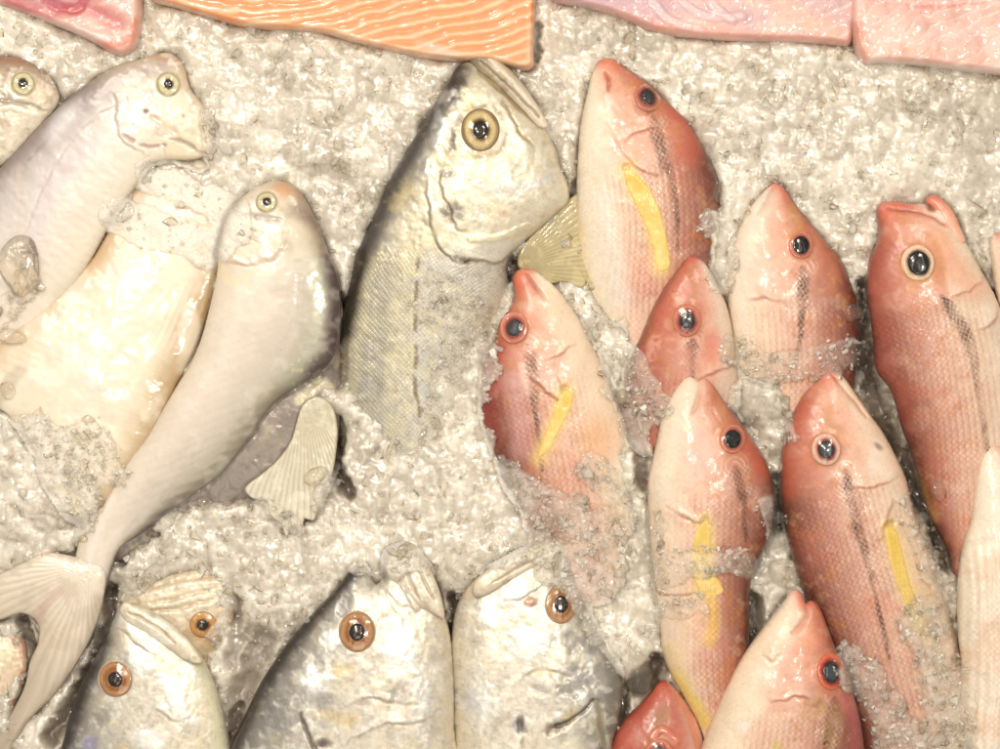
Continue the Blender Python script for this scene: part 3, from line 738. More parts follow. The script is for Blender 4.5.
# --- F
def head_silver(f, seed, darkline, whites=(), greys=(), golds=(), creases=(), lips=()):
    f.grad([(-1, (96, 88, 82)), (-.8, (158, 152, 144)), (-.5, (192, 186, 174)), (-.1, (220, 211, 194)), (.4, (232, 222, 203)), (1, (232, 218, 192))])
    f.mottle(14, (188, 180, 172), .55, .05, seed); f.mottle(6, (170, 158, 140), .35, .15, seed + 15); f.mottle(8, (250, 246, 232), .5, .05, seed + 3); f.mottle(4, (150, 132, 104), .3, .2, seed + 17); f.mottle(20, (232, 216, 176), .28, .1, seed + 6)
    f.mottle(11, (226, 186, 172), .18, .25, seed + 8)
    if darkline: f.stroke(darkline, 28, (112, 104, 98), .6, hard=.0); f.stroke(darkline, 15, (58, 48, 42), .9, hard=.15)
    for x, y, rx, ry, a in whites: f.blob(x, y, rx, ry, (244, 242, 236), .75, a, dz=.8, sil=.35, rough=.5)
    for x, y, rx, ry, a in greys: f.blob(x, y, rx, ry, (138, 134, 132), .55, a, dz=-.8, rough=.7)
    for x, y, rx, ry, a in golds: f.blob(x, y, rx, ry, (224, 196, 136), .5, a, rough=.6)
    for q in creases: f.flap(q, 1.2, 18, (150, 128, 102), .4, (250, 246, 236), .35, brk=20)
    for q in lips: f.stroke(q, 6, (214, 188, 150), .6, dz=2.4, taper=True)
    f.dz += .8 * fbm(f.X, f.Y, 18, seed + 10) + .3 * fbm(f.X, f.Y, 6, seed + 12); f.sil += .5
def pF(f):
    head_silver(f, 181, [(104, 640), (88, 675), (74, 710), (62, 750)], [(140, 660, 20, 14, 40), (180, 700, 18, 40, -20), (150, 740, 26, 18, 0)], [(98, 650, 10, 26, 15), (100, 716, 12, 10, 0)], [(126, 745, 14, 6, 0)],
        [[(124, 612), (150, 622), (178, 634), (196, 652)], [(118, 626), (136, 642), (162, 652)], [(152, 706), (176, 716), (196, 712)]], [[(122, 606), (150, 614), (176, 630)]])
    f.blob(92, 742, 12, 16, (150, 146, 190), .6); f.stroke([(202, 660), (214, 700), (220, 745)], 12, (240, 236, 196), .7, hard=0)
rF, oF, fF = silver_fish("silver fish head with amber ringed eye, right beside the pomfret's pale tail",
    [(118, 606), (124, 602), (134, 603), (156, 613), (180, 630), (197, 648), (209, 670), (219, 696), (226, 723), (230, 749), (240, 810), (40, 810), (60, 752), (69, 718), (79, 689), (91, 665), (105, 638), (112, 621)],
    [(121, 604), (135, 680), (140, 800)], -1, 34, 12, 8, (117.5, 677.5), 18, pF)

def jaw_part(root, org, outline, spine, H, zh, zt, dark=(150, 134, 112), name='lower_jaw', creases=(), seed=600):
    j = Blob(outline, spine, H, zh, zt, g=1.0, flat=.8)
    j.grad([(0, (214, 198, 168)), (.4, (236, 224, 202)), (1, (228, 212, 184))], j.a / j.L)
    j.mottle(7, dark, .35, .1, seed); j.mottle(9, (248, 242, 228), .5, .1, seed + 3)
    for q in creases: j.stroke(q, 3.2, (164, 138, 104), .6, dz=-1.2, hard=0, taper=True)
    j.dz += .8 * fbm(j.X, j.Y, 9, seed + 5); j.sil += .25
    j.build(name, M_SILV, root, org)
jaw_part(rF, oF, [(119, 608), (124, 602), (134, 603), (156, 613), (178, 629), (195, 646), (203, 662), (190, 662), (168, 648), (144, 634), (126, 622)], [(120, 606), (160, 628), (202, 660)], 7, 20, 27, creases=[[(128, 612), (152, 624), (176, 642)]])

# --- I
def pI(f):
    head_silver(f, 201, None, [(510, 592, 26, 12, -30), (486, 612, 16, 22, 0), (480, 700, 22, 30, 0), (530, 640, 30, 20, 0)], [(576, 676, 22, 20, 0), (574, 640, 14, 16, 0), (540, 688, 12, 8, 0), (518, 726, 10, 8, 20), (596, 640, 16, 30, -20)], [(570, 712, 22, 9, -20), (544, 670, 18, 5, 0)],
        [[(498, 570), (530, 560), (560, 548)], [(500, 600), (540, 584), (562, 566)], [(520, 672), (550, 668), (572, 676)], [(518, 749), (522, 730), (530, 715)]], [[(480, 580), (520, 560), (552, 546)]])
    f.blob(556, 724, 16, 9, (92, 66, 40), .8, -15, dz=-3, rough=.5); f.blob(520, 722, 5, 12, (70, 58, 50), .8, 10, dz=-2)
    f.stroke([(556, 724), (580, 712), (594, 698)], 3, (70, 56, 44), .8, dz=-2); f.stroke([(598, 700), (602, 730), (604, 760)], 5, (150, 140, 116), .8, dz=-2)
    f.stroke([(590, 600), (612, 640), (620, 690), (616, 740)], 18, (150, 148, 132), .6, hard=0)
    f.blob(573, 745, 26, 16, (238, 228, 204), .8); f.stroke([(525, 548), (548, 556), (562, 548)], 8, (206, 192, 142), .7)
    f.blob(530, 600, 9, 6, (220, 146, 110), .8, dz=1.5)
rI, oI, fI = silver_fish("mottled silver fish head at the bottom, its amber eye smeared by ice",
    [(524, 550), (540, 545), (556, 541), (566, 550), (573, 574), (580, 595), (592, 618), (612, 645), (622, 680), (619, 720), (612, 749), (612, 810), (452, 810), (454, 760), (453, 700), (451, 660), (452, 632), (458, 603), (476, 577), (503, 562)],
    [(552, 544), (535, 640), (535, 800)], 1, 36, 6, 8, (561, 603), 17, pI, eyeasp=1.2, pup=.46)

jaw_part(rI, oI, [(474, 582), (486, 570), (503, 560), (528, 548), (548, 541), (560, 541), (566, 550), (552, 560), (526, 572), (504, 584), (486, 594), (474, 596)], [(562, 544), (520, 566), (478, 590)], 7, 13, 24, seed=620, creases=[[(492, 582), (524, 564), (556, 550)]])

# --- H
def pH(f):
    head_silver(f, 221, [(352, 572), (320, 606), (290, 644), (262, 684), (246, 712), (232, 745)], [(316, 680, 20, 20, -50), (330, 640, 12, 20, 30), (400, 650, 24, 40, 0), (424, 700, 16, 50, 0)], [(322, 700, 15, 10, 0), (345, 606, 8, 16, 20), (280, 720, 24, 24, 0), (392, 690, 22, 9, -10)], [(336, 716, 20, 10, 20), (346, 668, 14, 10, 0), (352, 716, 12, 8, 0)],
        [[(386, 586), (392, 600), (402, 612)], [(302, 708), (312, 730), (322, 749)], [(366, 570), (392, 590), (404, 604), (420, 612)], [(340, 704), (380, 694), (420, 700)], [(340, 740), (390, 722), (440, 712)]], [])
    f.stroke([(404, 556), (414, 576), (424, 600)], 6, (206, 180, 146), .5, dz=-1.8); f.stroke([(392, 560), (404, 582), (418, 606)], 5, (244, 232, 206), .6, dz=2)
    f.stroke([(318, 749), (308, 730), (303, 712)], 3, (84, 62, 52), .7, dz=-1.5); f.blob(324, 742, 12, 8, (70, 40, 34), .85, dz=-2)
    f.blob(386, 572, 7, 14, (84, 70, 54), .85, 10, dz=-4); f.stroke([(436, 600), (446, 650), (448, 749)], 9, (236, 216, 186), .6, hard=0)
rH, oH, fH = silver_fish("silver fish head with dark back edge, left of the two touching bottom heads",
    [(352, 568), (362, 563), (369, 572), (376, 584), (384, 574), (388, 558), (397, 549), (410, 549), (423, 558), (434, 578), (442, 604), (450, 634), (454, 680), (455, 730), (458, 810), (214, 810), (230, 747), (247, 710), (261, 682), (275, 660), (292, 637), (312, 614), (331, 594), (344, 578)],
    [(378, 556), (372, 640), (340, 800)], -1, 40, 16, 12, (358, 630), 19.5, pH, eyeasp=1.08, pup=.44)

jaw_part(rH, oH, [(384, 560), (388, 551), (397, 546), (410, 546), (423, 557), (435, 578), (443, 602), (444, 618), (432, 612), (414, 604), (400, 592), (388, 576)], [(390, 550), (412, 578), (440, 614)], 9, 22, 32, seed=640, creases=[[(394, 556), (408, 576), (420, 600)], [(404, 552), (420, 572), (434, 600)]])

# --- E: the big silver fish in the middle
def pE(f):
    f.grad([(-1, (66, 56, 46)), (-.93, (94, 82, 66)), (-.82, (206, 196, 172)), (-.6, (184, 178, 164)), (-.35, (212, 202, 174)), (-.1, (202, 194, 174)), (.1, (206, 201, 190)), (.5, (214, 208, 196)), (1, (216, 208, 192))])
    bodym = sstep(f.Y, 235, 275)
    f.mottle(16, (228, 214, 172), .4, .05, 241, bodym); f.mottle(10, (166, 162, 158), .4, .1, 242, bodym); f.mottle(5, (240, 232, 206), .5, .15, 243, bodym); f.mottle(5.5, (140, 122, 88), .35, .2, 244, bodym)
    # ribbed flank left of the lateral line
    rb = bodym * (1 - sstep(f.X, 400, 424)) * sstep(f.X, 342, 360)
    t = np.sin((f.Y * .82 - f.X * .5) / 8.6 * 2 * np.pi + 2.2 * fbm(f.X, f.Y, 26, 245, 2)); f.mix(np.clip(t, 0, 1) * rb * .12 * sstep(fbm(f.X, f.Y, 20, 248), -.2, .5), pc(126, 108, 82)); f.dz += .04 * t * rb
    f.scl = bodym * .55; f.sil += .45 * bodym
    # lateral line
    f.stroke([(424, 214), (419, 250), (416, 290), (415, 340), (417, 400), (424, 438), (432, 470)], 3.2, (120, 100, 70), .8, dz=-.7, hard=.1, brk=9)
    f.stroke([(418, 230), (413, 290), (412, 340), (414, 400), (421, 440)], 3, (238, 222, 172), .4, dz=.3, brk=12)
    f.stroke([(380, 250), (366, 300), (356, 360), (352, 440)], 6, (226, 214, 178), .5, hard=0, sil=.6); f.stroke([(362, 270), (349, 330), (345, 400), (346, 450)], 4, (120, 106, 82), .5, hard=0)
    f.stroke([(398, 232), (386, 290), (380, 350), (380, 430)], 14, (160, 156, 150), .5, hard=0)
    # head
    hm = 1 - sstep(f.Y + .18 * (f.X - 450), 240, 262)
    f.mix(hm * sstep(f.vn, -.75, -.3) * .9, pc(226, 214, 184)); f.mix(hm * sstep(f.vn, .1, .8) * .6, pc(238, 226, 204))
    f.mottle(12, (196, 190, 176), .5, .1, 251, hm); f.mottle(7, (248, 242, 224), .5, .1, 252, hm); f.mottle(16, (234, 220, 176), .35, .1, 253, hm)
    back = [(458, 72), (440, 98), (420, 132), (402, 166), (384, 200), (366, 240), (352, 284), (342, 330)]
    f.stroke(back, 17, (54, 46, 40), .92, hard=.25); f.stroke([(x + 7, y + 4) for x, y in back[:6]], 17, (104, 98, 96), .6, hard=0)
    f.stroke([(456, 84), (452, 100), (462, 108), (458, 128), (452, 150)], 10, (66, 56, 46), .85, hard=.1, brk=9); f.blob(463, 84, 9, 10, (88, 74, 58), .8, rough=.5)
    f.stroke([(446, 96), (438, 130), (432, 160), (424, 190)], 9, (214, 212, 210), .7, sil=.5, brk=14, dz=1.2); f.blob(455, 92, 6, 5, (240, 238, 232), .9, rough=.6)
    f.blob(413, 176, 12, 18, (150, 140, 120), .6, 20, rough=.5); f.blob(448, 176, 10, 9, (96, 88, 92), .8, rough=.6); f.blob(452, 214, 17, 14, (92, 88, 88), .85, rough=.6, dz=-1); f.blob(450, 160, 12, 12, (150, 130, 92), .6, rough=.4)
    f.blob(480, 134, 27, 30, (150, 116, 72), .55, hard=.5); f.blob(482, 158, 20, 9, (176, 160, 124), .7)
    f.blob(404, 196, 14, 22, (226, 204, 150), .6, 30, rough=.5); f.blob(470, 112, 8, 12, (196, 170, 110), .5)
    f.blob(465, 261, 15, 6, (48, 34, 22), .95, 10, dz=-2.5, rough=.6); f.stroke([(470, 112), (490, 106), (506, 128), (500, 152), (484, 162)], 4, (110, 84, 56), .6, hard=0, brk=10); f.stroke([(410, 190), (416, 206), (428, 226)], 7, (130, 118, 98), .5, hard=0, brk=8)
    f.flap([(428, 176), (428, 206), (436, 234), (450, 256), (470, 262), (500, 258), (522, 244)], 2.6, 20, (120, 98, 60), .6, (240, 230, 200), .3, brk=26); f.flap([(444, 172), (446, 200), (456, 222), (474, 232)], 2.6, 12, (180, 150, 110), .45, (246, 236, 214), .35, brk=18); f.mottle(8, (206, 176, 140), .3, .2, 259, hm)
    f.blob(505, 214, 7, 5, (222, 176, 146), .7); f.flap([(498, 98), (506, 116), (514, 130), (526, 144), (536, 148)], 3, 9, (176, 148, 100), .6, (246, 232, 200), .5)
    f.stroke([(480, 72), (500, 90), (520, 108), (542, 126)], 4.5, (196, 164, 116), .7, dz=-2); f.stroke([(474, 184), (500, 192), (528, 188), (548, 178)], 9, (206, 202, 206), .5, hard=0)
    f.stroke([(470, 240), (500, 238), (530, 226)], 5, (236, 224, 186), .5, dz=1.4)
    f.dz += .9 * fbm(f.X, f.Y, 18, 255) + .4 * fbm(f.X, f.Y, 6, 257) * hm; f.sil += .45 * hm
rE, oE, fE = silver_fish("large silver fish with golden eye, its jaws touching the salmon fillet",
    [(456, 68), (463, 63), (472, 62), (484, 70), (500, 84), (520, 104), (540, 122), (549, 136), (556, 150), (560, 166), (568, 184), (569, 200), (558, 212), (540, 228), (522, 244), (508, 262), (508, 290), (499, 318), (494, 336), (486, 366), (481, 392), (478, 424), (486, 446), (488, 500), (470, 560), (380, 560), (346, 500), (342, 462), (334, 430), (332, 385), (333, 345), (341, 311), (350, 277), (359, 245), (373, 217), (390, 179), (407, 150), (425, 119), (442, 92)],
    [(470, 66), (470, 140), (425, 250), (412, 400), (416, 560)], -1, 46, 12, -34, (480.5, 131.5), 20, pE, [(0, (50, 36, 24)), (.40, (60, 44, 26)), (.48, (150, 122, 76)), (.56, (214, 192, 140)), (.72, (222, 204, 156)), (.80, (196, 172, 122)), (.88, (126, 98, 66)), (1, (164, 138, 100))], eyeasp=1.12, pup=.42)
# lower jaw and throat fin
jaw = Blob([(468, 56), (474, 50), (483, 47), (491, 52), (500, 60), (518, 78), (534, 100), (545, 118), (548, 128), (540, 128), (524, 112), (508, 96), (494, 82), (480, 72), (472, 64)], [(474, 52), (505, 80), (544, 124)], 8, 18, 24, g=1.0)
jaw.grad([(0, (120, 106, 84)), (.25, (186, 168, 138)), (1, (232, 216, 192))], jaw.a / jaw.L); jaw.mottle(7, (150, 130, 104), .5, .1, 261); jaw.blob(512, 82, 5, 3, (128, 118, 100), .8, 45, dz=-1)
jaw.stroke([(480, 62), (500, 78), (520, 98), (538, 118)], 2.2, (120, 94, 66), .7, dz=-1.2); jaw.stroke([(488, 54), (510, 78), (536, 108)], 4, (240, 228, 206), .5, dz=.8); jaw.dz += .8 * fbm(jaw.X, jaw.Y, 8, 263)
jaw.build('lower_jaw', M_SILV, rE, oE)
fin('pelvic_fin', rE, oE, 2, [(520, 250), (540, 226), (562, 204), (580, 192), (600, 186), (606, 210), (604, 250), (600, 286), (584, 290), (566, 282), (548, 284), (530, 276), (518, 266)], (178, 160, 112), (208, 190, 140), H=1.6, fan=(508, 268, 90), amp=.2, rayc=(150, 126, 74), ray_al=.45, free=3)

# ---------------------------------------------------------------- snappers
snapper("topmost red snapper, with a long yellow fin on its white flank",
    [(598, 62), (606, 58), (613, 59), (630, 70), (648, 83), (667, 101), (686, 119), (701, 143), (715, 170), (721, 194), (722, 225), (718, 270), (706, 310), (690, 350), (680, 420), (640, 430), (620, 380), (604, 330), (590, 298), (580, 275), (577, 250), (576, 210), (578, 157), (581, 122), (587, 94), (592, 74)],
    [(603, 60), (640, 130), (655, 220), (650, 320), (655, 420)], -1, 42, 8, -22, (647, 98.5), 13.5,
    [(652, 118), (658, 142), (664, 164), (672, 184), (676, 210), (676, 250)], [[(604, 72), (609, 82), (608, 92)]],
    [[(616, 138), (626, 158), (640, 170), (660, 176)], [(618, 146), (640, 134), (668, 132)]],
    [(626, 171), (631, 174), (643, 186), (654, 205), (661, 226), (666, 250), (667, 268), (660, 270), (655, 250), (646, 224), (634, 200), (627, 184)],
    belly_yellow=[(578, 230), (579, 262), (584, 284)],
    extra=lambda f: (f.stroke([(675, 112), (694, 140), (690, 162), (682, 150)], 17, (212, 100, 76), .5, hard=0), f.stroke([(592, 110), (586, 170), (590, 250), (610, 330)], 26, (246, 230, 206), .75, hard=0), f.stroke([(606, 200), (612, 250), (622, 300)], 16, (246, 240, 230), .5, hard=0, sil=.25), f.blob(625, 146, 16, 10, (240, 176, 150), .5)))

snapper("white throated red snapper with glossy black eye, right of the topmost snapper",
    [(766, 189), (774, 183), (783, 187), (797, 206), (814, 227), (832, 248), (842, 260), (850, 278), (858, 303), (860, 330), (858, 370), (845, 430), (800, 470), (760, 460), (742, 410), (733, 360), (728, 327), (727, 296), (729, 266), (734, 241), (748, 210)],
    [(774, 184), (785, 250), (795, 340), (800, 460)], -1, 42, 8, -16, (799, 246), 12.5,
    [(801, 268), (801, 300), (799, 330), (796, 360)], [[(771, 188), (764, 200), (756, 214)]], [[(745, 300), (768, 296), (792, 306)]], None,
    extra=lambda f: (f.stroke([(762, 196), (745, 230), (736, 280), (738, 330)], 22, (246, 226, 206), .8, hard=0), f.blob(765, 280, 26, 24, (244, 202, 184), .6), f.stroke([(789, 210), (798, 228), (786, 240)], 8, (214, 160, 96), .5, hard=0)), eye_kw=dict(pup=.74, pupc=(26, 26, 30)))

snapper("red snapper with dark red nape lying against the large silver fish",
    [(512, 277), (518, 270), (524, 268), (534, 270), (547, 279), (561, 293), (575, 312), (587, 334), (599, 358), (611, 382), (619, 404), (628, 431), (632, 455), (637, 480), (642, 520), (645, 590), (620, 640), (570, 630), (530, 560), (506, 500), (494, 455), (484, 431), (481, 410), (481, 385), (483, 370), (488, 353), (495, 337), (500, 322), (510, 308), (515, 296)],
    [(523, 269), (535, 340), (555, 430), (590, 620)], 1, 42, 10, -18, (514, 328), 14,
    [(528, 346), (532, 372), (533, 396), (536, 420), (540, 446), (542, 470)], [[(526, 274), (534, 286), (545, 300)]], [[(540, 362), (556, 356), (576, 348)], [(528, 372), (548, 392), (562, 404), (570, 392)]],
    [(566, 391), (571, 395), (568, 408), (562, 420), (554, 436), (547, 449), (540, 456), (543, 442), (551, 424), (558, 404)],
    extra=lambda f: (f.stroke([(494, 350), (487, 390), (488, 440)], 22, (158, 62, 56), .7, hard=0), f.stroke([(552, 300), (580, 350), (604, 400), (615, 450)], 24, (246, 216, 184), .75, hard=0), f.stroke([(512, 380), (518, 410), (520, 450)], 16, (214, 170, 168), .5, hard=0),
        f.stroke([(522, 366), (526, 390)], 8, (246, 220, 206), .4, hard=0, sil=.3), f.blob(595, 440, 30, 40, (240, 178, 128), .6), f.blob(520, 285, 12, 18, (222, 104, 82), .6)), eye_kw=dict(pup=.62, pupc=(84, 88, 104)))

snapper("small headed, all over red snapper between the topmost and the white throated snapper",
    [(684, 262), (688, 257), (693, 256), (703, 261), (716, 282), (727, 306), (733, 331), (736, 356), (740, 400), (720, 460), (690, 520), (650, 500), (632, 450), (622, 410), (622, 390), (626, 370), (640, 339), (654, 306), (668, 282)],
    [(692, 257), (685, 330), (676, 420), (670, 510)], 1, 38, 20, -24, (686, 321), 14.5,
    [(692, 342), (690, 356), (692, 380)], None, [[(700, 380), (718, 370), (732, 356)]], None, red=.45,
    extra=lambda f: (f.stroke([(690, 270), (694, 296), (688, 304)], 7, (180, 112, 50), .55, hard=0), f.stroke([(655, 340), (645, 370)], 9, (240, 180, 160), .5, brk=4), f.blob(712, 350, 18, 30, (232, 136, 112), .6)), eye_kw=dict(pup=.60, pupc=(70, 72, 82)))

# the right hand pair
snapper("red snapper with gaping mouth and black eye near the right edge",
    [(876, 212), (878, 205), (884, 202), (896, 201), (912, 204), (924, 204), (931, 206), (938, 202), (946, 206), (953, 215), (958, 231), (968, 246), (980, 268), (991, 287), (999, 304), (1010, 340), (1022, 390), (1020, 450), (1004, 520), (990, 600), (966, 600), (947, 547), (931, 515), (918, 470), (902, 425), (891, 390), (877, 370), (873, 337), (869, 307), (867, 281), (869, 259), (876, 244), (878, 231)],
    [(905, 203), (930, 280), (955, 400), (975, 590)], 1, 46, 14, -8, (914.5, 264), 16.5,
    [(938, 296), (948, 312), (960, 330), (970, 360), (976, 400), (984, 440), (988, 470)], [[(886, 208), (906, 212), (926, 216), (944, 226), (954, 228)]], [[(948, 296), (970, 288), (984, 278)], [(970, 330), (988, 322), (996, 306)]], None, scale_from=100,
    extra=lambda f: (f.stroke([(880, 250), (876, 300), (884, 360), (905, 420)], 26, (170, 84, 70), .6, hard=0), f.stroke([(940, 240), (955, 265), (975, 290)], 22, (244, 176, 140), .6, hard=0), f.blob(914, 268, 24, 26, (232, 178, 130), .6), f.blob(930, 208, 9, 5, (120, 44, 36), .85, 20, dz=-4), f.stroke([(924, 236), (936, 256), (938, 282)], 8, (212, 140, 84), .6, hard=0), f.blob(960, 310, 22, 14, (248, 226, 196), .5, 20), f.stroke([(890, 420), (915, 475), (935, 520)], 8, (214, 160, 100), .5, hard=0)),
    eye_kw=dict(pup=.72, pupc=(24, 24, 28), rings_=[(0, (50, 40, 45)), (.66, (60, 42, 42)), (.74, (232, 190, 160)), (.88, (244, 224, 196)), (1, (226, 160, 110))]))
rS5 = [o for o in COL.objects if o.get('label', '').startswith('red snapper with gaping mouth')][0]; oS5 = tuple(rS5.location)
j5 = Blob([(925, 201), (929, 196), (935, 195), (944, 201), (953, 212), (960, 228), (965, 242), (958, 246), (948, 238), (940, 224), (933, 209)], [(928, 198), (946, 216), (962, 242)], 9, 19, 24, g=1.0, flat=.8)
j5.grad([(0, (222, 124, 96)), (.5, (240, 170, 142)), (1, (244, 190, 162))], j5.a / j5.L); j5.mottle(8, (200, 84, 66), .5, .1, 301); j5.build('lower_jaw', M_SNAP, rS5, oS5)

snapper("white and pink snapper snout cut by the right edge beside the gaping snapper", [(990, 240), (994, 234), (1000, 232), (1014, 238), (1040, 290), (1050, 340), (1010, 335), (996, 292), (992, 264)],
    [(996, 233), (1010, 280), (1035, 330)], -1, 24, 8, 0, (1030, 280), 8, None, pale=.6)

snapper("red snapper with parted white jaws overlapping the small headed red snapper",
    [(683, 379), (689, 374), (695, 377), (698, 381), (703, 376), (712, 384), (725, 402), (742, 424), (755, 443), (766, 461), (772, 480), (775, 510), (768, 540), (752, 580), (750, 630), (748, 680), (742, 749), (735, 800), (716, 800), (703, 735), (684, 697), (670, 673), (663, 653), (660, 620), (655, 580), (649, 520), (648, 480), (651, 465), (656, 445), (661, 421), (669, 400), (677, 386)],
    [(698, 378), (708, 450), (705, 560), (708, 680), (722, 790)], -1, 44, 24, 8, (731, 438.5), 13,
    [(733, 466), (738, 484), (742, 506), (744, 540)], [[(699, 382), (698, 396), (694, 408), (690, 414)]], [[(668, 500), (690, 520), (712, 524)], [(712, 408), (724, 420)]],
    [(704, 521), (706, 530), (708, 550), (712, 572), (720, 590), (700, 592), (698, 586), (692, 570), (693, 545), (698, 528)], red=0,
    belly_yellow=[(672, 650), (678, 680), (694, 706), (704, 722)],
    extra=lambda f: (f.stroke([(686, 384), (668, 430), (656, 480)], 30, (246, 226, 202), .9, hard=.1), f.stroke([(660, 520), (668, 590), (676, 660)], 24, (246, 216, 190), .7, hard=0), f.stroke([(708, 590), (712, 618), (708, 640)], 11, (244, 196, 84), .7, hard=0), f.stroke([(640, 588), (668, 594), (700, 594), (718, 591)], 2.4, (190, 120, 90), .7, dz=-1.5), f.stroke([(740, 430), (760, 470)], 14, (186, 80, 60), .6, hard=0),
        f.blob(697, 450, 30, 44, (246, 208, 192), .5), f.stroke([(716, 404), (724, 420), (712, 430)], 8, (206, 140, 84), .5, hard=0), f.blob(688, 620, 22, 50, (244, 206, 166), .4)), eye_kw=dict(pup=.72, pupc=(30, 36, 40)))

snapper("red snapper with closed mouth and cloudy eye, left of the gaping snapper's flank",
    [(822, 375), (830, 369), (836, 371), (843, 376), (856, 394), (869, 413), (883, 432), (896, 456), (907, 480), (913, 505), (922, 530), (932, 560), (944, 595), (958, 630), (966, 670), (975, 740), (980, 810), (880, 810), (850, 730), (826, 660), (806, 600), (790, 550), (783, 510), (781, 485), (781, 461), (784, 440), (792, 416), (803, 395), (815, 383)],
    [(828, 371), (838, 450), (868, 560), (910, 700), (930, 800)], 1, 46, 18, -16, (823.5, 449), 14.5,
    [(843, 470), (847, 490), (852, 508), (856, 530), (864, 556), (872, 590), (880, 620), (888, 656)], [[(832, 378), (846, 392), (858, 408), (866, 416)]], [[(846, 486), (870, 486), (894, 474)], [(856, 520), (878, 536), (886, 516), (890, 500)]],
    [(886, 526), (892, 530), (897, 546), (902, 566), (908, 588), (916, 606), (922, 622), (926, 634), (920, 634), (912, 618), (904, 598), (894, 574), (888, 550)],
    extra=lambda f: (f.stroke([(800, 405), (788, 440), (786, 490)], 20, (184, 88, 68), .65, hard=0), f.stroke([(845, 385), (875, 428), (900, 480), (908, 510)], 16, (248, 210, 180), .7, hard=0), f.blob(876, 446, 8, 5, (150, 120, 104), .8, 40, dz=-1), f.blob(872, 466, 16, 18, (248, 230, 214), .6, rough=.4), f.stroke([(826, 408), (828, 424), (838, 430)], 9, (196, 130, 60), .6, hard=0), f.blob(890, 522, 6, 6, (140, 90, 40), .9, dz=-2),
        f.stroke([(904, 520), (922, 570), (940, 620), (950, 680)], 22, (240, 192, 150), .55, hard=0)), eye_kw=dict(pup=.62, pupc=(74, 80, 88), rings_=[(0, (60, 50, 60)), (.56, (96, 44, 56)), (.66, (196, 104, 100)), (.78, (236, 206, 190)), (.92, (238, 196, 170)), (1, (214, 140, 100))]))

def p9(f):
    f.mix(np.full(f.X.shape, .35), pc(170, 60, 46)); f.blob(660, 715, 14, 22, (140, 110, 50), .5, 20); f.stroke([(676, 690), (690, 718), (698, 745)], 5, (226, 130, 90), .6, dz=-1.2); f.stroke([(650, 735), (662, 726), (676, 738)], 6, (214, 120, 90), .7, dz=1.5)
snapper("dark red snapper head, only its brow showing above the bottom edge",
    [(656, 684), (664, 680), (673, 685), (686, 701), (698, 721), (704, 741), (712, 800), (600, 800), (611, 742), (622, 722), (640, 703), (652, 690)], [(664, 681), (660, 740), (656, 800)], 1, 32, 4, 2, (658, 752), 14, None, red=.75, extra=p9)

snapper("white cheeked red snapper with blue grey pupil, its snout split, at the bottom edge",
    [(786, 598), (790, 591), (796, 589), (802, 594), (806, 603), (811, 600), (817, 603), (822, 612), (828, 628), (835, 646), (845, 668), (855, 699), (861, 722), (865, 749), (872, 810), (690, 810), (701, 752), (706, 736), (716, 711), (726, 688), (736, 668), (746, 651), (761, 630), (774, 613)],
    [(804, 596), (795, 680), (780, 800)], -1, 46, 34, 26, (829, 670), 14.5,
    [(832, 696), (830, 716), (824, 740), (820, 780)], [[(806, 602), (804, 616), (798, 626), (790, 632)]], [[(770, 700), (796, 696), (812, 706)], [(760, 650), (770, 660)]], None,
    extra=lambda f: (f.stroke([(782, 612), (750, 660), (720, 720), (706, 790)], 34, (248, 222, 194), .9, hard=.1), f.blob(806, 640, 18, 26, (240, 160, 124), .6), f.blob(802, 602, 10, 14, (230, 112, 88), .6), f.stroke([(848, 690), (856, 730), (858, 790)], 14, (206, 110, 110), .6, hard=0), f.stroke([(800, 706), (820, 704), (832, 712), (828, 740)], 14, (200, 160, 110), .5, brk=4, sil=.5),
        f.blob(742, 725, 8, 8, (250, 250, 248), .5), f.blob(774, 742, 8, 10, (206, 190, 50), .5), f.blob(776, 606, 8, 12, (200, 200, 200), .5, 30)), eye_kw=dict(pup=.66, pupc=(64, 74, 80), ang=-8, asp=1.25, rings_=[(0, (60, 50, 60)), (.62, (110, 40, 44)), (.72, (196, 70, 60)), (.86, (232, 120, 90)), (1, (224, 120, 84))]))

def p10(f):
    f.grad([(-1, (240, 190, 166)), (-.4, (244, 212, 190)), (.2, (246, 230, 208)), (1, (244, 228, 204))]); f.mix((1 - sstep(f.a, 0, 12)) * .8, pc(228, 120, 96)); f.scl *= .2
    f.mottle(30, (240, 200, 170), .5, .0, 331); f.mottle(12, (226, 196, 172), .4, .15, 334); f.dz += 1.0 * fbm(f.X, f.Y, 20, 336) + .5 * np.sin(f.b / 9 * 2 * np.pi + 2 * fbm(f.X, f.Y, 40, 338)) * sstep(f.a, 60, 140); f.scl += .25 * sstep(f.a, 90, 160); f.mottle(5, (250, 240, 226), .4, .2, 339)
snapper('smooth cream bellied snapper at the right edge with only a pink nose tip coloured',
    [(982, 452), (985, 445), (990, 442), (1000, 446), (1030, 490), (1046, 560), (1050, 700), (1040, 810), (962, 810), (961, 740), (962, 661), (959, 636), (958, 585), (961, 557), (964, 541), (971, 520), (975, 488)],
    [(988, 443), (1006, 560), (1006, 800)], -1, 36, 22, 8, (1034, 520), 10, None, extra=p10)

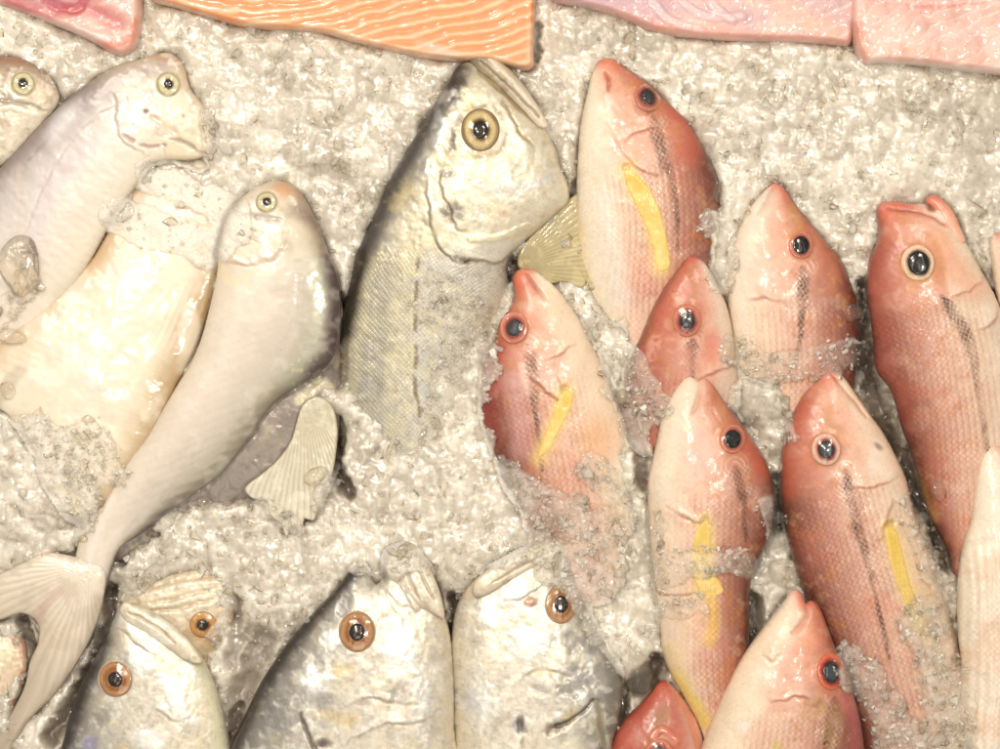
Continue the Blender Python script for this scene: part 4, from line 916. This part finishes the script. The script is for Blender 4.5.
# ---------------------------------------------------------------- fillets along the top
def fillet(name, label, cat, outline, H, zh, paint, edge=7, mat=M_FLESH, wob=0):
    o_ = np.array(outline, float); o_[:, 1] = np.clip(o_[:, 1], -75, None)
    cx, cy = o_.mean(0)
    f = Blob(outline, [(o_[:, 0].min(), cy), (o_[:, 0].max(), cy)], H, zh=zh, g=1.25, mode='slab', edge=edge)
    paint(f)
    org = tuple(W3(np.float64(cx), np.float64(cy), np.float64(zh), zh))
    ob = f.build(name, mat, None, org)
    ob['label'] = label; ob['category'] = cat
    return ob
def pSal(f):
    f.col[:] = pc(240, 160, 102)
    w = 7 * fbm(f.X, f.Y, 80, 341, 2) + 2.2 * fbm(f.X, f.Y, 16, 344, 2)
    t = f.Y + w + .27 * np.sqrt((f.X - 250) ** 2 + 50 ** 2)
    ph = t / (11.5 + .8 * vnoise(f.X, f.Y, 120, 349)) * 2 * np.pi
    s_ = sstep(np.sin(ph) + .35 * fbm(f.X, f.Y, 9, 346), .15, .95); f.mix(s_ * .7, pc(252, 208, 168)); f.mix(sstep(-np.sin(ph), .1, 1) * .45, pc(228, 134, 74))
    f.dz += .8 * np.sin(ph) * sstep(f.D, 3, 12) * .5
    f.mix((1 - sstep(f.D + 3 * fbm(f.X, f.Y, 12, 347), 2, 9)) * sstep(f.Y, 20, 34) * .6, pc(250, 216, 186))
    f.blob(440, 52, 34, 7, (236, 206, 186), .7, 14); f.stroke([(150, 2), (180, 12), (215, 24)], 8, (244, 214, 196), .6)
    f.dz += 1.2 * fbm(f.X, f.Y, 30, 348)
fillet('salmon_fillet', 'orange salmon fillet with pale wavy fat lines across the top of the display', 'salmon fillet',
    [(140, -70), (146, -20), (152, 1), (175, 8), (215, 20), (240, 27), (262, 30), (300, 32), (330, 36), (352, 43), (386, 51), (420, 58), (455, 62), (490, 63), (510, 68), (525, 71), (533, 68), (534, 50), (536, 0), (538, -70)], 26, 4, pSal, edge=5)
def pink(f, seed, dark=(200, 120, 112), grey=0):
    f.col[:] = pc(236, 194, 180)
    f.mottle(50, (230, 172, 160), .6, -.1, seed); f.mottle(24, (244, 206, 190), .6, .05, seed + 2); f.mottle(14, (216, 136, 126), .25, .2, seed + 5); f.mottle(34, (206, 170, 176), .6 * grey, -.1, seed + 7)
    fl = np.sin((f.X * .5 + f.Y * .9 + 14 * fbm(f.X, f.Y, 40, seed + 12)) / 13 * 2 * np.pi); f.mix(sstep(fl, .75, 1) * .4, pc(250, 222, 212)); f.dz -= .5 * sstep(fl, .8, 1)
    f.mix((1 - sstep(f.D, 1, 8)) * .45, pc(246, 206, 184)); f.dz += 1.8 * fbm(f.X, f.Y, 26, seed + 9) + .6 * fbm(f.X, f.Y, 8, seed + 10)
def pP1(f):
    pink(f, 351); f.stroke([(10, 4), (50, 14), (90, 10), (120, 24)], 14, (206, 96, 104), .7, hard=0, dz=-2.5); f.stroke([(50, 4), (80, 12), (88, 0)], 7, (190, 50, 66), .7, dz=-2); f.stroke([(30, 20), (70, 32), (110, 40)], 8, (246, 214, 206), .6, dz=1.5); f.stroke([(100, 48), (130, 44), (138, 24)], 9, (226, 128, 100), .7, hard=0)
    f.blob(60, -5, 60, 20, (196, 130, 150), .5)
fillet('pink_fillet', 'small torn pink fish fillet with a raw red streak in the top left corner', 'fish fillet',
    [(-40, -70), (-40, -6), (-10, 2), (8, 8), (24, 14), (58, 27), (92, 42), (112, 54), (124, 57), (136, 51), (141, 36), (143, 6), (142, -70)], 24, 2, pP1)
def pP2(f):
    pink(f, 371, grey=1); f.stroke([(560, -4), (620, 4), (700, 12), (760, 20)], 16, (204, 164, 176), .6, hard=0)
    for q in ([(640, -20), (652, 6), (668, 22), (700, 34)], [(700, -20), (712, 8), (730, 22)], [(672, -12), (690, 12), (716, 20), (740, 18)]): f.stroke(q, 7, (240, 210, 210), .6, dz=1.6)
    f.stroke([(780, 6), (800, 20), (830, 34)], 18, (246, 196, 168), .6, hard=0); f.stroke([(600, 14), (680, 33), (760, 38), (845, 43)], 8, (232, 160, 146), .6, hard=0)
fillet('white_fish_fillet', 'translucent pinkish mauve fish fillet to the right of the salmon', 'fish fillet',
    [(545, -70), (548, -10), (553, 2), (580, 8), (618, 18), (650, 32), (690, 39), (740, 42), (800, 44), (830, 46), (848, 47), (853, 30), (852, -70)], 25, 2, pP2)
def pP3(f):
    pink(f, 391); f.stroke([(850, 8), (858, 34), (866, 58)], 12, (216, 130, 106), .7, hard=0, dz=-2); f.stroke([(870, 50), (920, 54), (1000, 62)], 10, (240, 178, 150), .6, hard=0); f.stroke([(868, 64), (930, 68), (1010, 74)], 4, (248, 230, 220), .8, dz=1); f.stroke([(900, 8), (940, 10), (980, 6)], 3, (226, 120, 110), .6, brk=5); f.mottle(40, (246, 214, 200), .6, .0, 397)
fillet('pale_pink_fillet', 'pale pink fish fillet with a white skin edge in the top right corner', 'fish fillet',
    [(846, -70), (847, 0), (850, 36), (856, 56), (863, 65), (882, 65), (920, 67), (960, 72), (1000, 76), (1050, 80), (1050, -70)], 30, 4, pP3)

# ------------------------------------------------------------------ ICE
# places where slush lies over the fish: (polyline, width, thickness px, milkiness)
COVER = [
    ([(345, 500), (400, 486), (460, 476), (500, 492)], 42, 9, .62), ([(350, 545), (430, 540), (500, 530)], 46, 10, .8), ([(470, 540), (500, 520), (520, 500)], 30, 8, .6),
    ([(490, 350), (484, 400), (482, 440), (492, 470)], 11, 6, .45), ([(440, 300), (470, 340), (450, 420), (455, 455)], 40, 2.5, .16),
    ([(500, 478), (530, 500), (570, 520), (610, 540)], 34, 6, .30), ([(560, 560), (610, 600), (630, 640), (640, 660)], 38, 8, .42), ([(600, 560), (640, 590), (630, 640)], 34, 7, .34), ([(590, 470), (625, 500), (650, 540)], 24, 4, .22),
    ([(620, 330), (610, 370), (626, 420), (638, 450)], 16, 6, .4), ([(600, 330), (640, 390)], 26, 4, .3),
    ([(735, 350), (770, 370), (820, 360), (858, 352)], 22, 4, .14), ([(745, 400), (770, 408), (776, 430)], 26, 7, .38), ([(632, 450), (645, 420), (662, 408)], 16, 5, .3),
    ([(764, 500), (778, 530), (772, 570), (760, 610)], 14, 6, .26), ([(650, 520), (656, 570), (690, 560), (740, 560)], 22, 4, .2), ([(640, 610), (700, 600)], 14, 3, .15),
    ([(706, 222), (722, 245), (716, 280)], 18, 6, .34),
    ([(850, 660), (880, 700), (890, 760)], 26, 7, .3), ([(920, 620), (940, 680), (950, 760), (900, 740)], 34, 7, .32), ([(905, 500), (925, 560), (950, 610)], 12, 5, .25),
    ([(158, 176), (200, 188), (232, 226), (206, 254)], 30, 4, .75), ([(120, 215), (160, 232), (200, 242)], 28, 3, .7), ([(206, 120), (216, 160), (230, 190)], 16, 4, .4), ([(30, 440), (70, 470), (60, 520), (20, 520)], 40, 6, .6), ([(90, 440), (110, 470)], 26, 4, .4), ([(-20, 430), (20, 470), (0, 530)], 36, 6, .6),
    ([(250, 536), (300, 552), (335, 520), (345, 490)], 22, 6, .5), ([(262, 505), (300, 525)], 12, 5, .3), ([(160, 545), (200, 520), (236, 515)], 16, 5, .45),
    ([(120, 590), (135, 584)], 14, 4, .3), ([(210, 640), (222, 620), (232, 600)], 12, 4, .35), ([(590, 600), (600, 640), (622, 660)], 12, 5, .35), ([(470, 560), (500, 546), (540, 538)], 16, 4, .45),
    ([(20, 250), (30, 280), (0, 320)], 14, 4, .25),
]
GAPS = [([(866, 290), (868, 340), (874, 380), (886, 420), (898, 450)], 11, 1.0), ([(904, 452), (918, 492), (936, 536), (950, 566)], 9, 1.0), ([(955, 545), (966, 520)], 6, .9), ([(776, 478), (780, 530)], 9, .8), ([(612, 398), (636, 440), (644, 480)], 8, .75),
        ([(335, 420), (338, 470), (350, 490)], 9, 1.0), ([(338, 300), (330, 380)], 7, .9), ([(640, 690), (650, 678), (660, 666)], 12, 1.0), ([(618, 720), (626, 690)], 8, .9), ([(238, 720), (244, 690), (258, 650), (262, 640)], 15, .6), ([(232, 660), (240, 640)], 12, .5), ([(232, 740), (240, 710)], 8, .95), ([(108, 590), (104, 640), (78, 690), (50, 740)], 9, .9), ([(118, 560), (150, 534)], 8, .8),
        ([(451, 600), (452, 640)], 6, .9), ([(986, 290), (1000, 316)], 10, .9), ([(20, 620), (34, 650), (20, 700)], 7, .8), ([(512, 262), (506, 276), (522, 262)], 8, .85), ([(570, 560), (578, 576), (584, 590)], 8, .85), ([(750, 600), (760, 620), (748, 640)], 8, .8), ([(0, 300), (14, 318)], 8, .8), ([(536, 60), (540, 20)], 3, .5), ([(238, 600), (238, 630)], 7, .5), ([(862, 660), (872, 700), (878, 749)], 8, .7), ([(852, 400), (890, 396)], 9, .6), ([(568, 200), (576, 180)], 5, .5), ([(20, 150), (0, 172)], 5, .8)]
WHITE = [([(158, 176), (200, 188), (232, 226), (206, 254)], 40), ([(120, 215), (160, 232), (200, 242)], 36)]
cover = np.zeros((MH, MW)); cden = np.zeros((MH, MW)); cth = np.zeros((MH, MW))
wxm = mapx + 9 * fbm(mapx, mapy, 22, 401) + 4 * fbm(mapx, mapy, 8, 404); wym = mapy + 9 * fbm(mapx, mapy, 22, 407) + 4 * fbm(mapx, mapy, 8, 410)
for pts, w, th, den in COVER:
    d, _, _, _, _ = segdist(wxm, wym, catmull(pts, False, 8))
    m = 1 - sstep(d / w, .45, 1.0)
    cover = np.maximum(cover, m); cden = np.maximum(cden, m * den); cth = np.maximum(cth, m * th)

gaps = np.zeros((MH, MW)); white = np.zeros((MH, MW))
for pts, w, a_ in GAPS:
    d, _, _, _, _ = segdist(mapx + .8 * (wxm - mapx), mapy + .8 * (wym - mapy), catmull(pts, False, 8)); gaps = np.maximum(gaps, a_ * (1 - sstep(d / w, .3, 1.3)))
for pts, w in WHITE:
    d, _, _, _, _ = segdist(mapx, mapy, catmull(pts, False, 8)); white = np.maximum(white, 1 - sstep(d / w, .5, 1))
def inmap(X, Y): return (X > MX0 + 5) & (X < MX0 + MG * MW - 5) & (Y > MY0 + 5) & (Y < MY0 + MG * MH - 5)
# bed: one relief sheet under everything
bg = 1.5
BX, BY = np.meshgrid(np.arange(-560, 1560, bg * 4), np.arange(-500, 1260, bg * 4))   # coarse surround (kept apart from the fine part)
def bedz(X, Y):
    z = 2 + 5 * fbm(X, Y, 90, 421) + 3.5 * fbm(X, Y, 30, 424)
    z = z + facets(X, Y, 26, 5) * .26 + facets(X + 40, Y, 11, 6, 1.0) * .30 + facets(X, Y + 17, 5.2, 8, 1.1) * .26
    # banks: higher ice in the open areas, gaps between tightly packed bodies
    def bank(x, y, r, h): return h * np.exp(-((X - x) ** 2 + (Y - y) ** 2) / (2 * r * r))
    for b in ((300, 100, 60, 7), (760, 110, 90, 8), (640, 470, 20, 14), (620, 640, 24, 16), (430, 540, 60, 8), (785, 400, 26, 16), (700, 230, 26, 8), (280, 590, 46, 8), (870, 380, 18, -16), (880, 440, 12, -22), (915, 500, 14, -14), (642, 690, 12, -14), (240, 700, 24, -10), (452, 600, 9, -8), (776, 500, 18, 10), (910, 140, 60, 6), (20, 480, 50, 14), (980, 280, 16, -10), (336, 430, 10, -14), (115, 590, 10, -10), (650, 420, 14, 4), (950, 530, 10, -14), (690, 30, 120, -3)):
        z = z + bank(*b)
    return z
nx, ny = int(1180 / bg), int(920 / bg)
FX, FY = np.meshgrid(-90 + bg * np.arange(nx), -82 + bg * np.arange(ny))
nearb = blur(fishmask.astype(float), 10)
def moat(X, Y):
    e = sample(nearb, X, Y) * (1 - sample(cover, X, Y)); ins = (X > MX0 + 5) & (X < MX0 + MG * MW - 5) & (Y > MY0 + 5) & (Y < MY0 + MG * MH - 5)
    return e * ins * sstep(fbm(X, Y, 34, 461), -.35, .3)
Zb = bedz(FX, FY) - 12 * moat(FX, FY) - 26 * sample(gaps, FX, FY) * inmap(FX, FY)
wet_shade = np.clip(moat(FX, FY) * 1.0 + .6 * sstep(fbm(FX, FY, 40, 463), .0, .6) * sstep(fbm(FX, FY, 10, 466), -.1, .4), 0, .9)  # random damp patches, plus shade beside the fish painted into the ice
wet_shade = np.maximum(wet_shade * .8 * (.6 + .5 * vnoise(FX, FY, 5, 469)), sample(gaps, FX, FY) * inmap(FX, FY))  # darkness of the gaps between bodies painted at full strength
chkv = .45 * facets(FX, FY, 26, 5, tone=True) + .35 * facets(FX + 40, FY, 11, 6, 1.0, tone=True) + .2 * facets(FX, FY + 17, 5.2, 8, 1.1, tone=True)
def grid_obj(name, X, Y, Z, mat, keep=None, attrs=None, thick=None, smooth=True):
    h, w = X.shape; idx = np.arange(h * w).reshape(h, w)
    q = np.ones((h - 1, w - 1), bool)
    if keep is not None: q = keep[:-1, :-1] & keep[1:, :-1] & keep[:-1, 1:] & keep[1:, 1:]
    F = np.stack([idx[:-1, :-1][q], idx[1:, :-1][q], idx[1:, 1:][q], idx[:-1, 1:][q]], -1)
    V = W3(X, Y, Z, 0).reshape(-1, 3)
    at = {k: v.ravel() for k, v in (attrs or {}).items()}
    if thick is not None:
        V2 = W3(X, Y, thick, 0).reshape(-1, 3); n = len(V)
        # walls along open edges
        walls = []
        qq = np.pad(q, 1)
        for (di, dj, a, b) in ((-1, 0, (0, 0), (0, 1)), (1, 0, (1, 1), (1, 0)), (0, -1, (1, 0), (0, 0)), (0, 1, (0, 1), (1, 1))):
            e = q & ~qq[1 + di:1 + di + q.shape[0], 1 + dj:1 + dj + q.shape[1]]
            I, J = np.nonzero(e)
            p = idx[I + a[0], J + a[1]]; r = idx[I + b[0], J + b[1]]
            walls.append(np.stack([p, r, r + n, p + n], -1))
        V = np.concatenate([V, V2]); F = np.concatenate([F, F[:, ::-1] + n] + walls); at = {k: np.concatenate([v, v]) for k, v in at.items()}
    used = np.unique(F); re = np.full(len(V), -1); re[used] = np.arange(len(used))
    return mesh_obj(name, V[used], re[F], mat, None, (0, 0, 0), smooth=smooth, attrs={k: v[used] for k, v in at.items()})
bed = grid_obj('ice_bed', FX, FY, Zb, M_BED, attrs={'WetShade': np.clip(wet_shade, 0, 1), 'Chk': chkv})
bed['kind'] = 'structure'; bed['label'] = 'bed of packed crushed ice under all the fish'
sx, sy = np.meshgrid(np.linspace(-560, 1560, 640), np.linspace(-500, 1260, 530))
sur = grid_obj('ice_bed', sx, sy, bedz(sx, sy) - 3 - 80 * ((sx > -74) & (sx < 1074) & (sy > -66) & (sy < 820)), M_BED, attrs={'Chk': .45 * facets(sx, sy, 26, 5, tone=True) + .35 * facets(sx + 40, sy, 11, 6, 1.0, tone=True) + .1}); sur['kind'] = 'structure'; sur['label'] = 'rest of the packed ice round the display'

bedmap = bedz(mapx, mapy) - 12 * moat(mapx, mapy) - 26 * gaps
surf0 = np.maximum(topmap, bedmap)

# slush over the fish
visf = (fishmask & (topmap > bedmap + 1)).astype(float)
fishmask = visf > .5
sg = 1.6
nx, ny = int(1140 / sg), int(880 / sg)
SX, SY = np.meshgrid(-70 + sg * np.arange(nx), -60 + sg * np.arange(ny))
cv = sample(cover, SX, SY); ct = sample(cth, SX, SY); cd = sample(cden, SX, SY)
base = sample(blur(surf0, 6), SX, SY); fac = facets(SX, SY, 13, 15, 1.0) * .42 + facets(SX, SY, 6, 16, 1.1) * .5
on = sample(fishmask.astype(float), SX, SY)
tp_ = sstep(cv, .15, .75)
zt_ = base + (ct * .6 + fac * np.clip(ct / 6, .2, 1.1)) * tp_ - 5.0 * (1 - tp_)
keep = (cv > .12) & (sample(blur(visf, 5), SX, SY) > .02)
den = np.clip(cd * 1.3 * (.75 + .45 * fbm(SX, SY, 10, 433) + .15 * fac * .3), 0, .9) * sstep(cv + .25 * fbm(SX, SY, 12, 435), .2, .8)
slush = grid_obj('ice_slush', SX, SY, zt_, M_SLUSH, keep, {'Dens': den}, thick=base - 8)
slush['kind'] = 'stuff'; slush['label'] = 'half melted translucent slush lying over the fish bodies'; slush['category'] = 'ice'
slmap = np.full((MH, MW), -99.0)
facm = facets(mapx, mapy, 13, 15, 1.0) * .42 + facets(mapx, mapy, 6, 16, 1.1) * .5
slz = blur(surf0, 6) + (cth * .6 + facm * np.clip(cth / 6, .2, 1.1)) * sstep(cover, .15, .75)
surf = np.where((cover > .45) & fishmask, np.maximum(surf0, slz), surf0)

# loose shards
def shard_shape(seed, n=11, flat=.6, soft=False):
    r = np.random.default_rng(seed); bm = bmesh.new()
    P = r.normal(size=(n, 3)); P /= np.linalg.norm(P, axis=1)[:, None]; P *= r.uniform(.65, 1.0, (n, 1)); P *= (1, r.uniform(.55, 1), flat)
    vs = [bm.verts.new(p) for p in P]
    bmesh.ops.convex_hull(bm, input=vs)
    for v in [v for v in bm.verts if not v.link_faces]: bm.verts.remove(v)
    if soft: bmesh.ops.bevel(bm, geom=list(bm.edges), offset=.09, segments=1, affect='EDGES')
    bmesh.ops.triangulate(bm, faces=bm.faces)
    bm.verts.index_update()
    V = np.array([v.co[:] for v in bm.verts]); F = np.array([[v.index for v in f.verts] for f in bm.faces]); bm.free()
    return V, F
SHS = [shard_shape(500 + i, 7 + i % 7, .45 + .05 * (i % 6)) for i in range(16)]
SHL = [shard_shape(540 + i, 8 + i % 7, .4 + .05 * (i % 6), soft=True) for i in range(16)]
def rotmats(n, r, tilt=.7):
    a = r.uniform(0, 2 * np.pi, n); b = r.normal(0, tilt, n); c = r.normal(0, tilt, n)
    ca, sa, cb, sb, cc, sc_ = np.cos(a), np.sin(a), np.cos(b), np.sin(b), np.cos(c), np.sin(c)
    Z0 = np.zeros(n); O = np.ones(n)
    Rz = np.stack([np.stack([ca, -sa, Z0], -1), np.stack([sa, ca, Z0], -1), np.stack([Z0, Z0, O], -1)], 1)
    Rx = np.stack([np.stack([O, Z0, Z0], -1), np.stack([Z0, cb, -sb], -1), np.stack([Z0, sb, cb], -1)], 1)
    Ry = np.stack([np.stack([cc, Z0, sc_], -1), np.stack([Z0, O, Z0], -1), np.stack([-sc_, Z0, cc], -1)], 1)
    return Rz @ Rx @ Ry
def scatter(name, X, Y, R, mat, label, seed, sink=.15, surfmap=None, SH=None, lift=0, dmax=.5):
    SH = SH or SHS
    r = np.random.default_rng(seed); Vs = []; Fs = []; off = 0; dens = []
    Z = sample(surf if surfmap is None else surfmap, X, Y)
    Z = Z + r.uniform(0, 1, len(X)) * lift
    kind = r.integers(0, len(SH), len(X)); M = rotmats(len(X), r)
    for k, (V, F) in enumerate(SH):
        s_ = np.nonzero(kind == k)[0]
        if not len(s_): continue
        VV = np.einsum('nij,vj->nvi', M[s_], V) * R[s_][:, None, None]
        P = np.stack([(X[s_] - 500) * S, -(Y[s_] - 374.5) * S, (Z[s_] + R[s_] * sink) * S], -1)
        P[:, :2] *= (1 - Z[s_] / HC)[:, None]
        W = P[:, None, :] + VV * S
        Vs.append(W.reshape(-1, 3)); Fs.append((F[None] + (np.arange(len(s_)) * len(V))[:, None, None] + off).reshape(-1, 3)); off += len(s_) * len(V)
        dens.append(np.repeat(dmax * r.uniform(0, 1, len(s_)) ** 1.6, len(V)))
    o = mesh_obj(name, np.concatenate(Vs), np.concatenate(Fs), mat, None, (0, 0, 0), smooth=False, attrs={'Dens': np.concatenate(dens)}, tri=True)
    o['kind'] = 'stuff'; o['label'] = label; o['category'] = 'ice'
    return o
near = blur(fishmask.astype(float), 14)
def pick(n, prob, seed):
    r = np.random.default_rng(seed); X = r.uniform(-70, 1070, n); Y = r.uniform(-60, 820, n)
    p = sample(prob, X, Y); k = r.uniform(0, 1, n) < p
    return X[k], Y[k], r
openice = (~fishmask).astype(float)
edgem = np.clip(1 - np.abs(near - .4) / .4, 0, 1) * openice
cov_on = np.where(cover > .3, sstep(cover, .3, .7), 0) * fishmask
P1 = np.clip(.12 * openice * (1 + .8 * fbm(mapx, mapy, 60, 441)) + .3 * edgem + .8 * cov_on, 0, 1) * (1 - .8 * gaps) * (1 - .85 * white)
X, Y, r = pick(60000, P1, 71); scatter('crushed_ice', X, Y, r.uniform(1.2, 3.6, len(X)) * (1 + .8 * (r.uniform(0, 1, len(X)) > .9)), M_SHARD, 'fine clear ice crystals strewn over the bed and around the fish', 72, lift=2, dmax=.7)
P2 = np.clip(.30 * openice * sstep(fbm(mapx, mapy, 50, 445), -.4, .4) + .8 * edgem + .8 * cov_on * np.clip(cth / 6, .3, 1), 0, 1) * (1 - .65 * gaps) * (1 - .85 * white)
X, Y, r = pick(15000, P2, 75); scatter('crushed_ice', X, Y, r.uniform(3.0, 8.5, len(X)) * (1 + .6 * (r.uniform(0, 1, len(X)) > .82)), M_FRAG, 'larger glassy ice fragments between and over the fish', 76, sink=.0, SH=SHL, lift=3, dmax=.4)
P4 = np.clip(.8 * openice * (1 - gaps) * sstep(fbm(mapx, mapy, 70, 481), -.5, .2), 0, 1)
X, Y, r = pick(1500, P4, 91); scatter('crushed_ice', X, Y, r.uniform(7, 15, len(X)), M_LUMP, 'clear lumps lying loose on the packed ice', 92, sink=-.1, SH=SHL, dmax=.25)
# a few water beads on the skin
P3 = (fishmask & (cover < .3)) * .05
X, Y, r = pick(5200, P3, 79); scatter('water_beads', X, Y, r.uniform(.5, 1.3, len(X)), M_DROP, 'tiny beads of melt water on the fish skin', 80)

# separate clear lumps of ice
def chunk(label, x, y, r_, asp=1.0, ang=0, seed=0, dent=.25, h=.6):
    R = np.random.default_rng(seed); bm = bmesh.new(); bmesh.ops.create_icosphere(bm, subdivisions=4, radius=1)
    V = np.array([v.co[:] for v in bm.verts]); F = np.array([[v.index for v in f.verts] for f in bm.faces]); bm.free()
    ds = R.normal(size=(9, 3)); ds /= np.linalg.norm(ds, axis=1)[:, None]
    rad = np.ones(len(V))
    for d in ds:                      # melt facets: soft cuts by planes
        t = V @ d; c = R.uniform(.62, .9); rad = np.where(t > c, rad * (c / np.maximum(t, 1e-3)) ** .85, rad)
    V = V * rad[:, None]
    V += dent * .25 * np.stack([vnoise(V[:, 0] * 10 + seed, V[:, 1] * 10, 5, 1), vnoise(V[:, 1] * 10, V[:, 2] * 10 + seed, 5, 2), vnoise(V[:, 2] * 10, V[:, 0] * 10 + seed, 5, 3)], -1)
    V *= (r_, r_ * asp, r_ * h)
    ca, sa = math.cos(math.radians(ang)), math.sin(math.radians(ang))
    V = np.stack([V[:, 0] * ca - V[:, 1] * sa, V[:, 0] * sa + V[:, 1] * ca, V[:, 2]], -1)
    z = float(sample(surf, x, y))
    o = W3(np.float64(x), np.float64(y), np.float64(z + r_ * h * .35), z)
    ob = mesh_obj('ice_chunk', V * S + o, F, M_DROP, None, tuple(o), smooth=True, attrs={'Dens': np.full(len(V), .03)}, tri=True)
    ob['label'] = label; ob['category'] = 'ice chunk'; ob['group'] = 'clear melting ice chunks'
chunk("big glassy ice lump on the lilac backed pomfret's flank at the left edge", 22, 266, 24, 1.25, 0, 3, h=.5)
chunk('thin clear ice sliver lying above the cream fish belly at the left edge', 12, 337, 16, .5, -12, 4, h=.6)
chunk('round clear ice lump on the dark lower back of the largest pomfret', 202, 503, 10, .9, 0, 5)
chunk('small clear ice lump on the back edge of the largest pomfret', 314, 378, 10, .8, 20, 6)
chunk('clear wedge of ice by the cream fins of the dull grey fish', 316, 476, 13, .7, 25, 7)
chunk('round melting ice lump beside the white throated snapper and the gaping one', 851, 314, 12, .95, 30, 8, h=.8)
chunk('white clear ice lump above the split snout of the front snapper', 786, 572, 18, .9, 0, 9, h=.7)
chunk('clear ice lump touching the lower back of the small headed red snapper', 626, 398, 12, .8, 20, 10)
chunk('yellowish ring shaped ice lump between the closed mouth snapper and the gaping one', 938, 490, 9, 1.3, 10, 11, h=.8)
chunk('upright ice sliver stuck to the back of the topmost snapper', 717, 192, 5, 2.6, -8, 12, h=1.2)
chunk('clear ice lump right of the nose of the closed mouth snapper', 870, 396, 14, 1.4, 25, 13)
chunk("small ice lump on the left tip of the wide cream white fish", 8, 390, 8, 1.2, 15, 14)
chunk('large frosty ice lump hanging between the mottled silver head and the yellow bellied snapper', 638, 668, 20, 1.35, 10, 15, h=.7)

# ------------------------------------------------------------------ light, world, camera
w = bpy.data.worlds.new('World'); scene.world = w; w.use_nodes = True
bg_ = w.node_tree.nodes['Background']; bg_.inputs[0].default_value = (1.0, 0.94, 0.84, 1); bg_.inputs[1].default_value = 0.62
# unseen hall for wetted surfaces to mirror: dim walls, pale ceiling, added bright strips
wn = w.node_tree; WL = wn.links.new
wt = N(wn, 'ShaderNodeTexCoord'); ws = N(wn, 'ShaderNodeSeparateXYZ'); WL(wt.outputs['Generated'], ws.inputs[0])
zc_ = math_(wn, 'MAXIMUM', ws.outputs[2], 0.05)
gx = math_(wn, 'DIVIDE', ws.outputs[0], zc_); gy = math_(wn, 'DIVIDE', ws.outputs[1], zc_)
def tri(v, period, off, wd):
    a = math_(wn, 'ABSOLUTE', math_(wn, 'SUBTRACT', math_(wn, 'FRACT', math_(wn, 'ADD', math_(wn, 'DIVIDE', v, period), off)), .5))
    return math_(wn, 'LESS_THAN', a, wd)
added_strip = math_(wn, 'MULTIPLY', math_(wn, 'MULTIPLY', tri(gx, .62, .12, .07), tri(gy, 1.3, .3, .36)), math_(wn, 'GREATER_THAN', ws.outputs[2], .12))  # bright strips added so the clear ice reflects some contrast
amb = N(wn, 'ShaderNodeMapRange'); amb.inputs['From Min'].default_value = -.2; amb.inputs['From Max'].default_value = .9; amb.inputs['To Min'].default_value = .10; amb.inputs['To Max'].default_value = .30
WL(ws.outputs[2], amb.inputs[0])
val = math_(wn, 'MULTIPLY_ADD', added_strip, 4.6, amb.outputs[0])
cc_ = N(wn, 'ShaderNodeCombineColor'); WL(val, cc_.inputs[0]); WL(math_(wn, 'MULTIPLY', val, .955), cc_.inputs[1]); WL(math_(wn, 'MULTIPLY', val, .86), cc_.inputs[2]); WL(cc_.outputs[0], bg_.inputs[0])
def area(name, loc, size, power, col=(1, .93, .82), size_y=None, target=(0, 0, 0)):
    l = bpy.data.lights.new(name, 'AREA'); l.energy = power; l.size = size; l.color = col
    if size_y: l.shape = 'RECTANGLE'; l.size_y = size_y
    o = bpy.data.objects.new(name, l); COL.objects.link(o); o.location = loc
    o.rotation_euler = (Vector(target) - Vector(loc)).to_track_quat('-Z', 'Y').to_euler()
    return o
area('display_lamp', (-0.7, 0.9, 1.7), .45, 11)
area('display_lamp', (0.5, 1.1, 1.8), .35, 8)
area('ceiling_lamp', (-0.2, -1.0, 2.2), .9, 7)
area('sparkle_lamp', (-0.32, 0.42, 1.7), .10, 10)  # small unseen lamp added for crisp highlights and ice sparkle
area('sparkle_lamp', (0.42, 0.1, 1.7), .07, 6)  # second small lamp, likewise added for sparkle

cam = bpy.data.cameras.new('Camera'); co = bpy.data.objects.new('Camera', cam); COL.objects.link(co)
co.location = (0, 0, HC * S); cam.sensor_width = 36; cam.lens = 36 * HC / 1000.0; cam.clip_start = .05; cam.clip_end = 50
scene.camera = co
scene.view_settings.view_transform = 'Standard'; scene.view_settings.look = 'None'; scene.view_settings.exposure = 0.0; scene.view_settings.gamma = 1
scene.cycles.max_bounces = 10; scene.cycles.transparent_max_bounces = 16; scene.cycles.transmission_bounces = 8; scene.cycles.diffuse_bounces = 3; scene.cycles.glossy_bounces = 3
scene.cycles.caustics_reflective = False; scene.cycles.sample_clamp_indirect = 4; scene.cycles.use_denoising = True
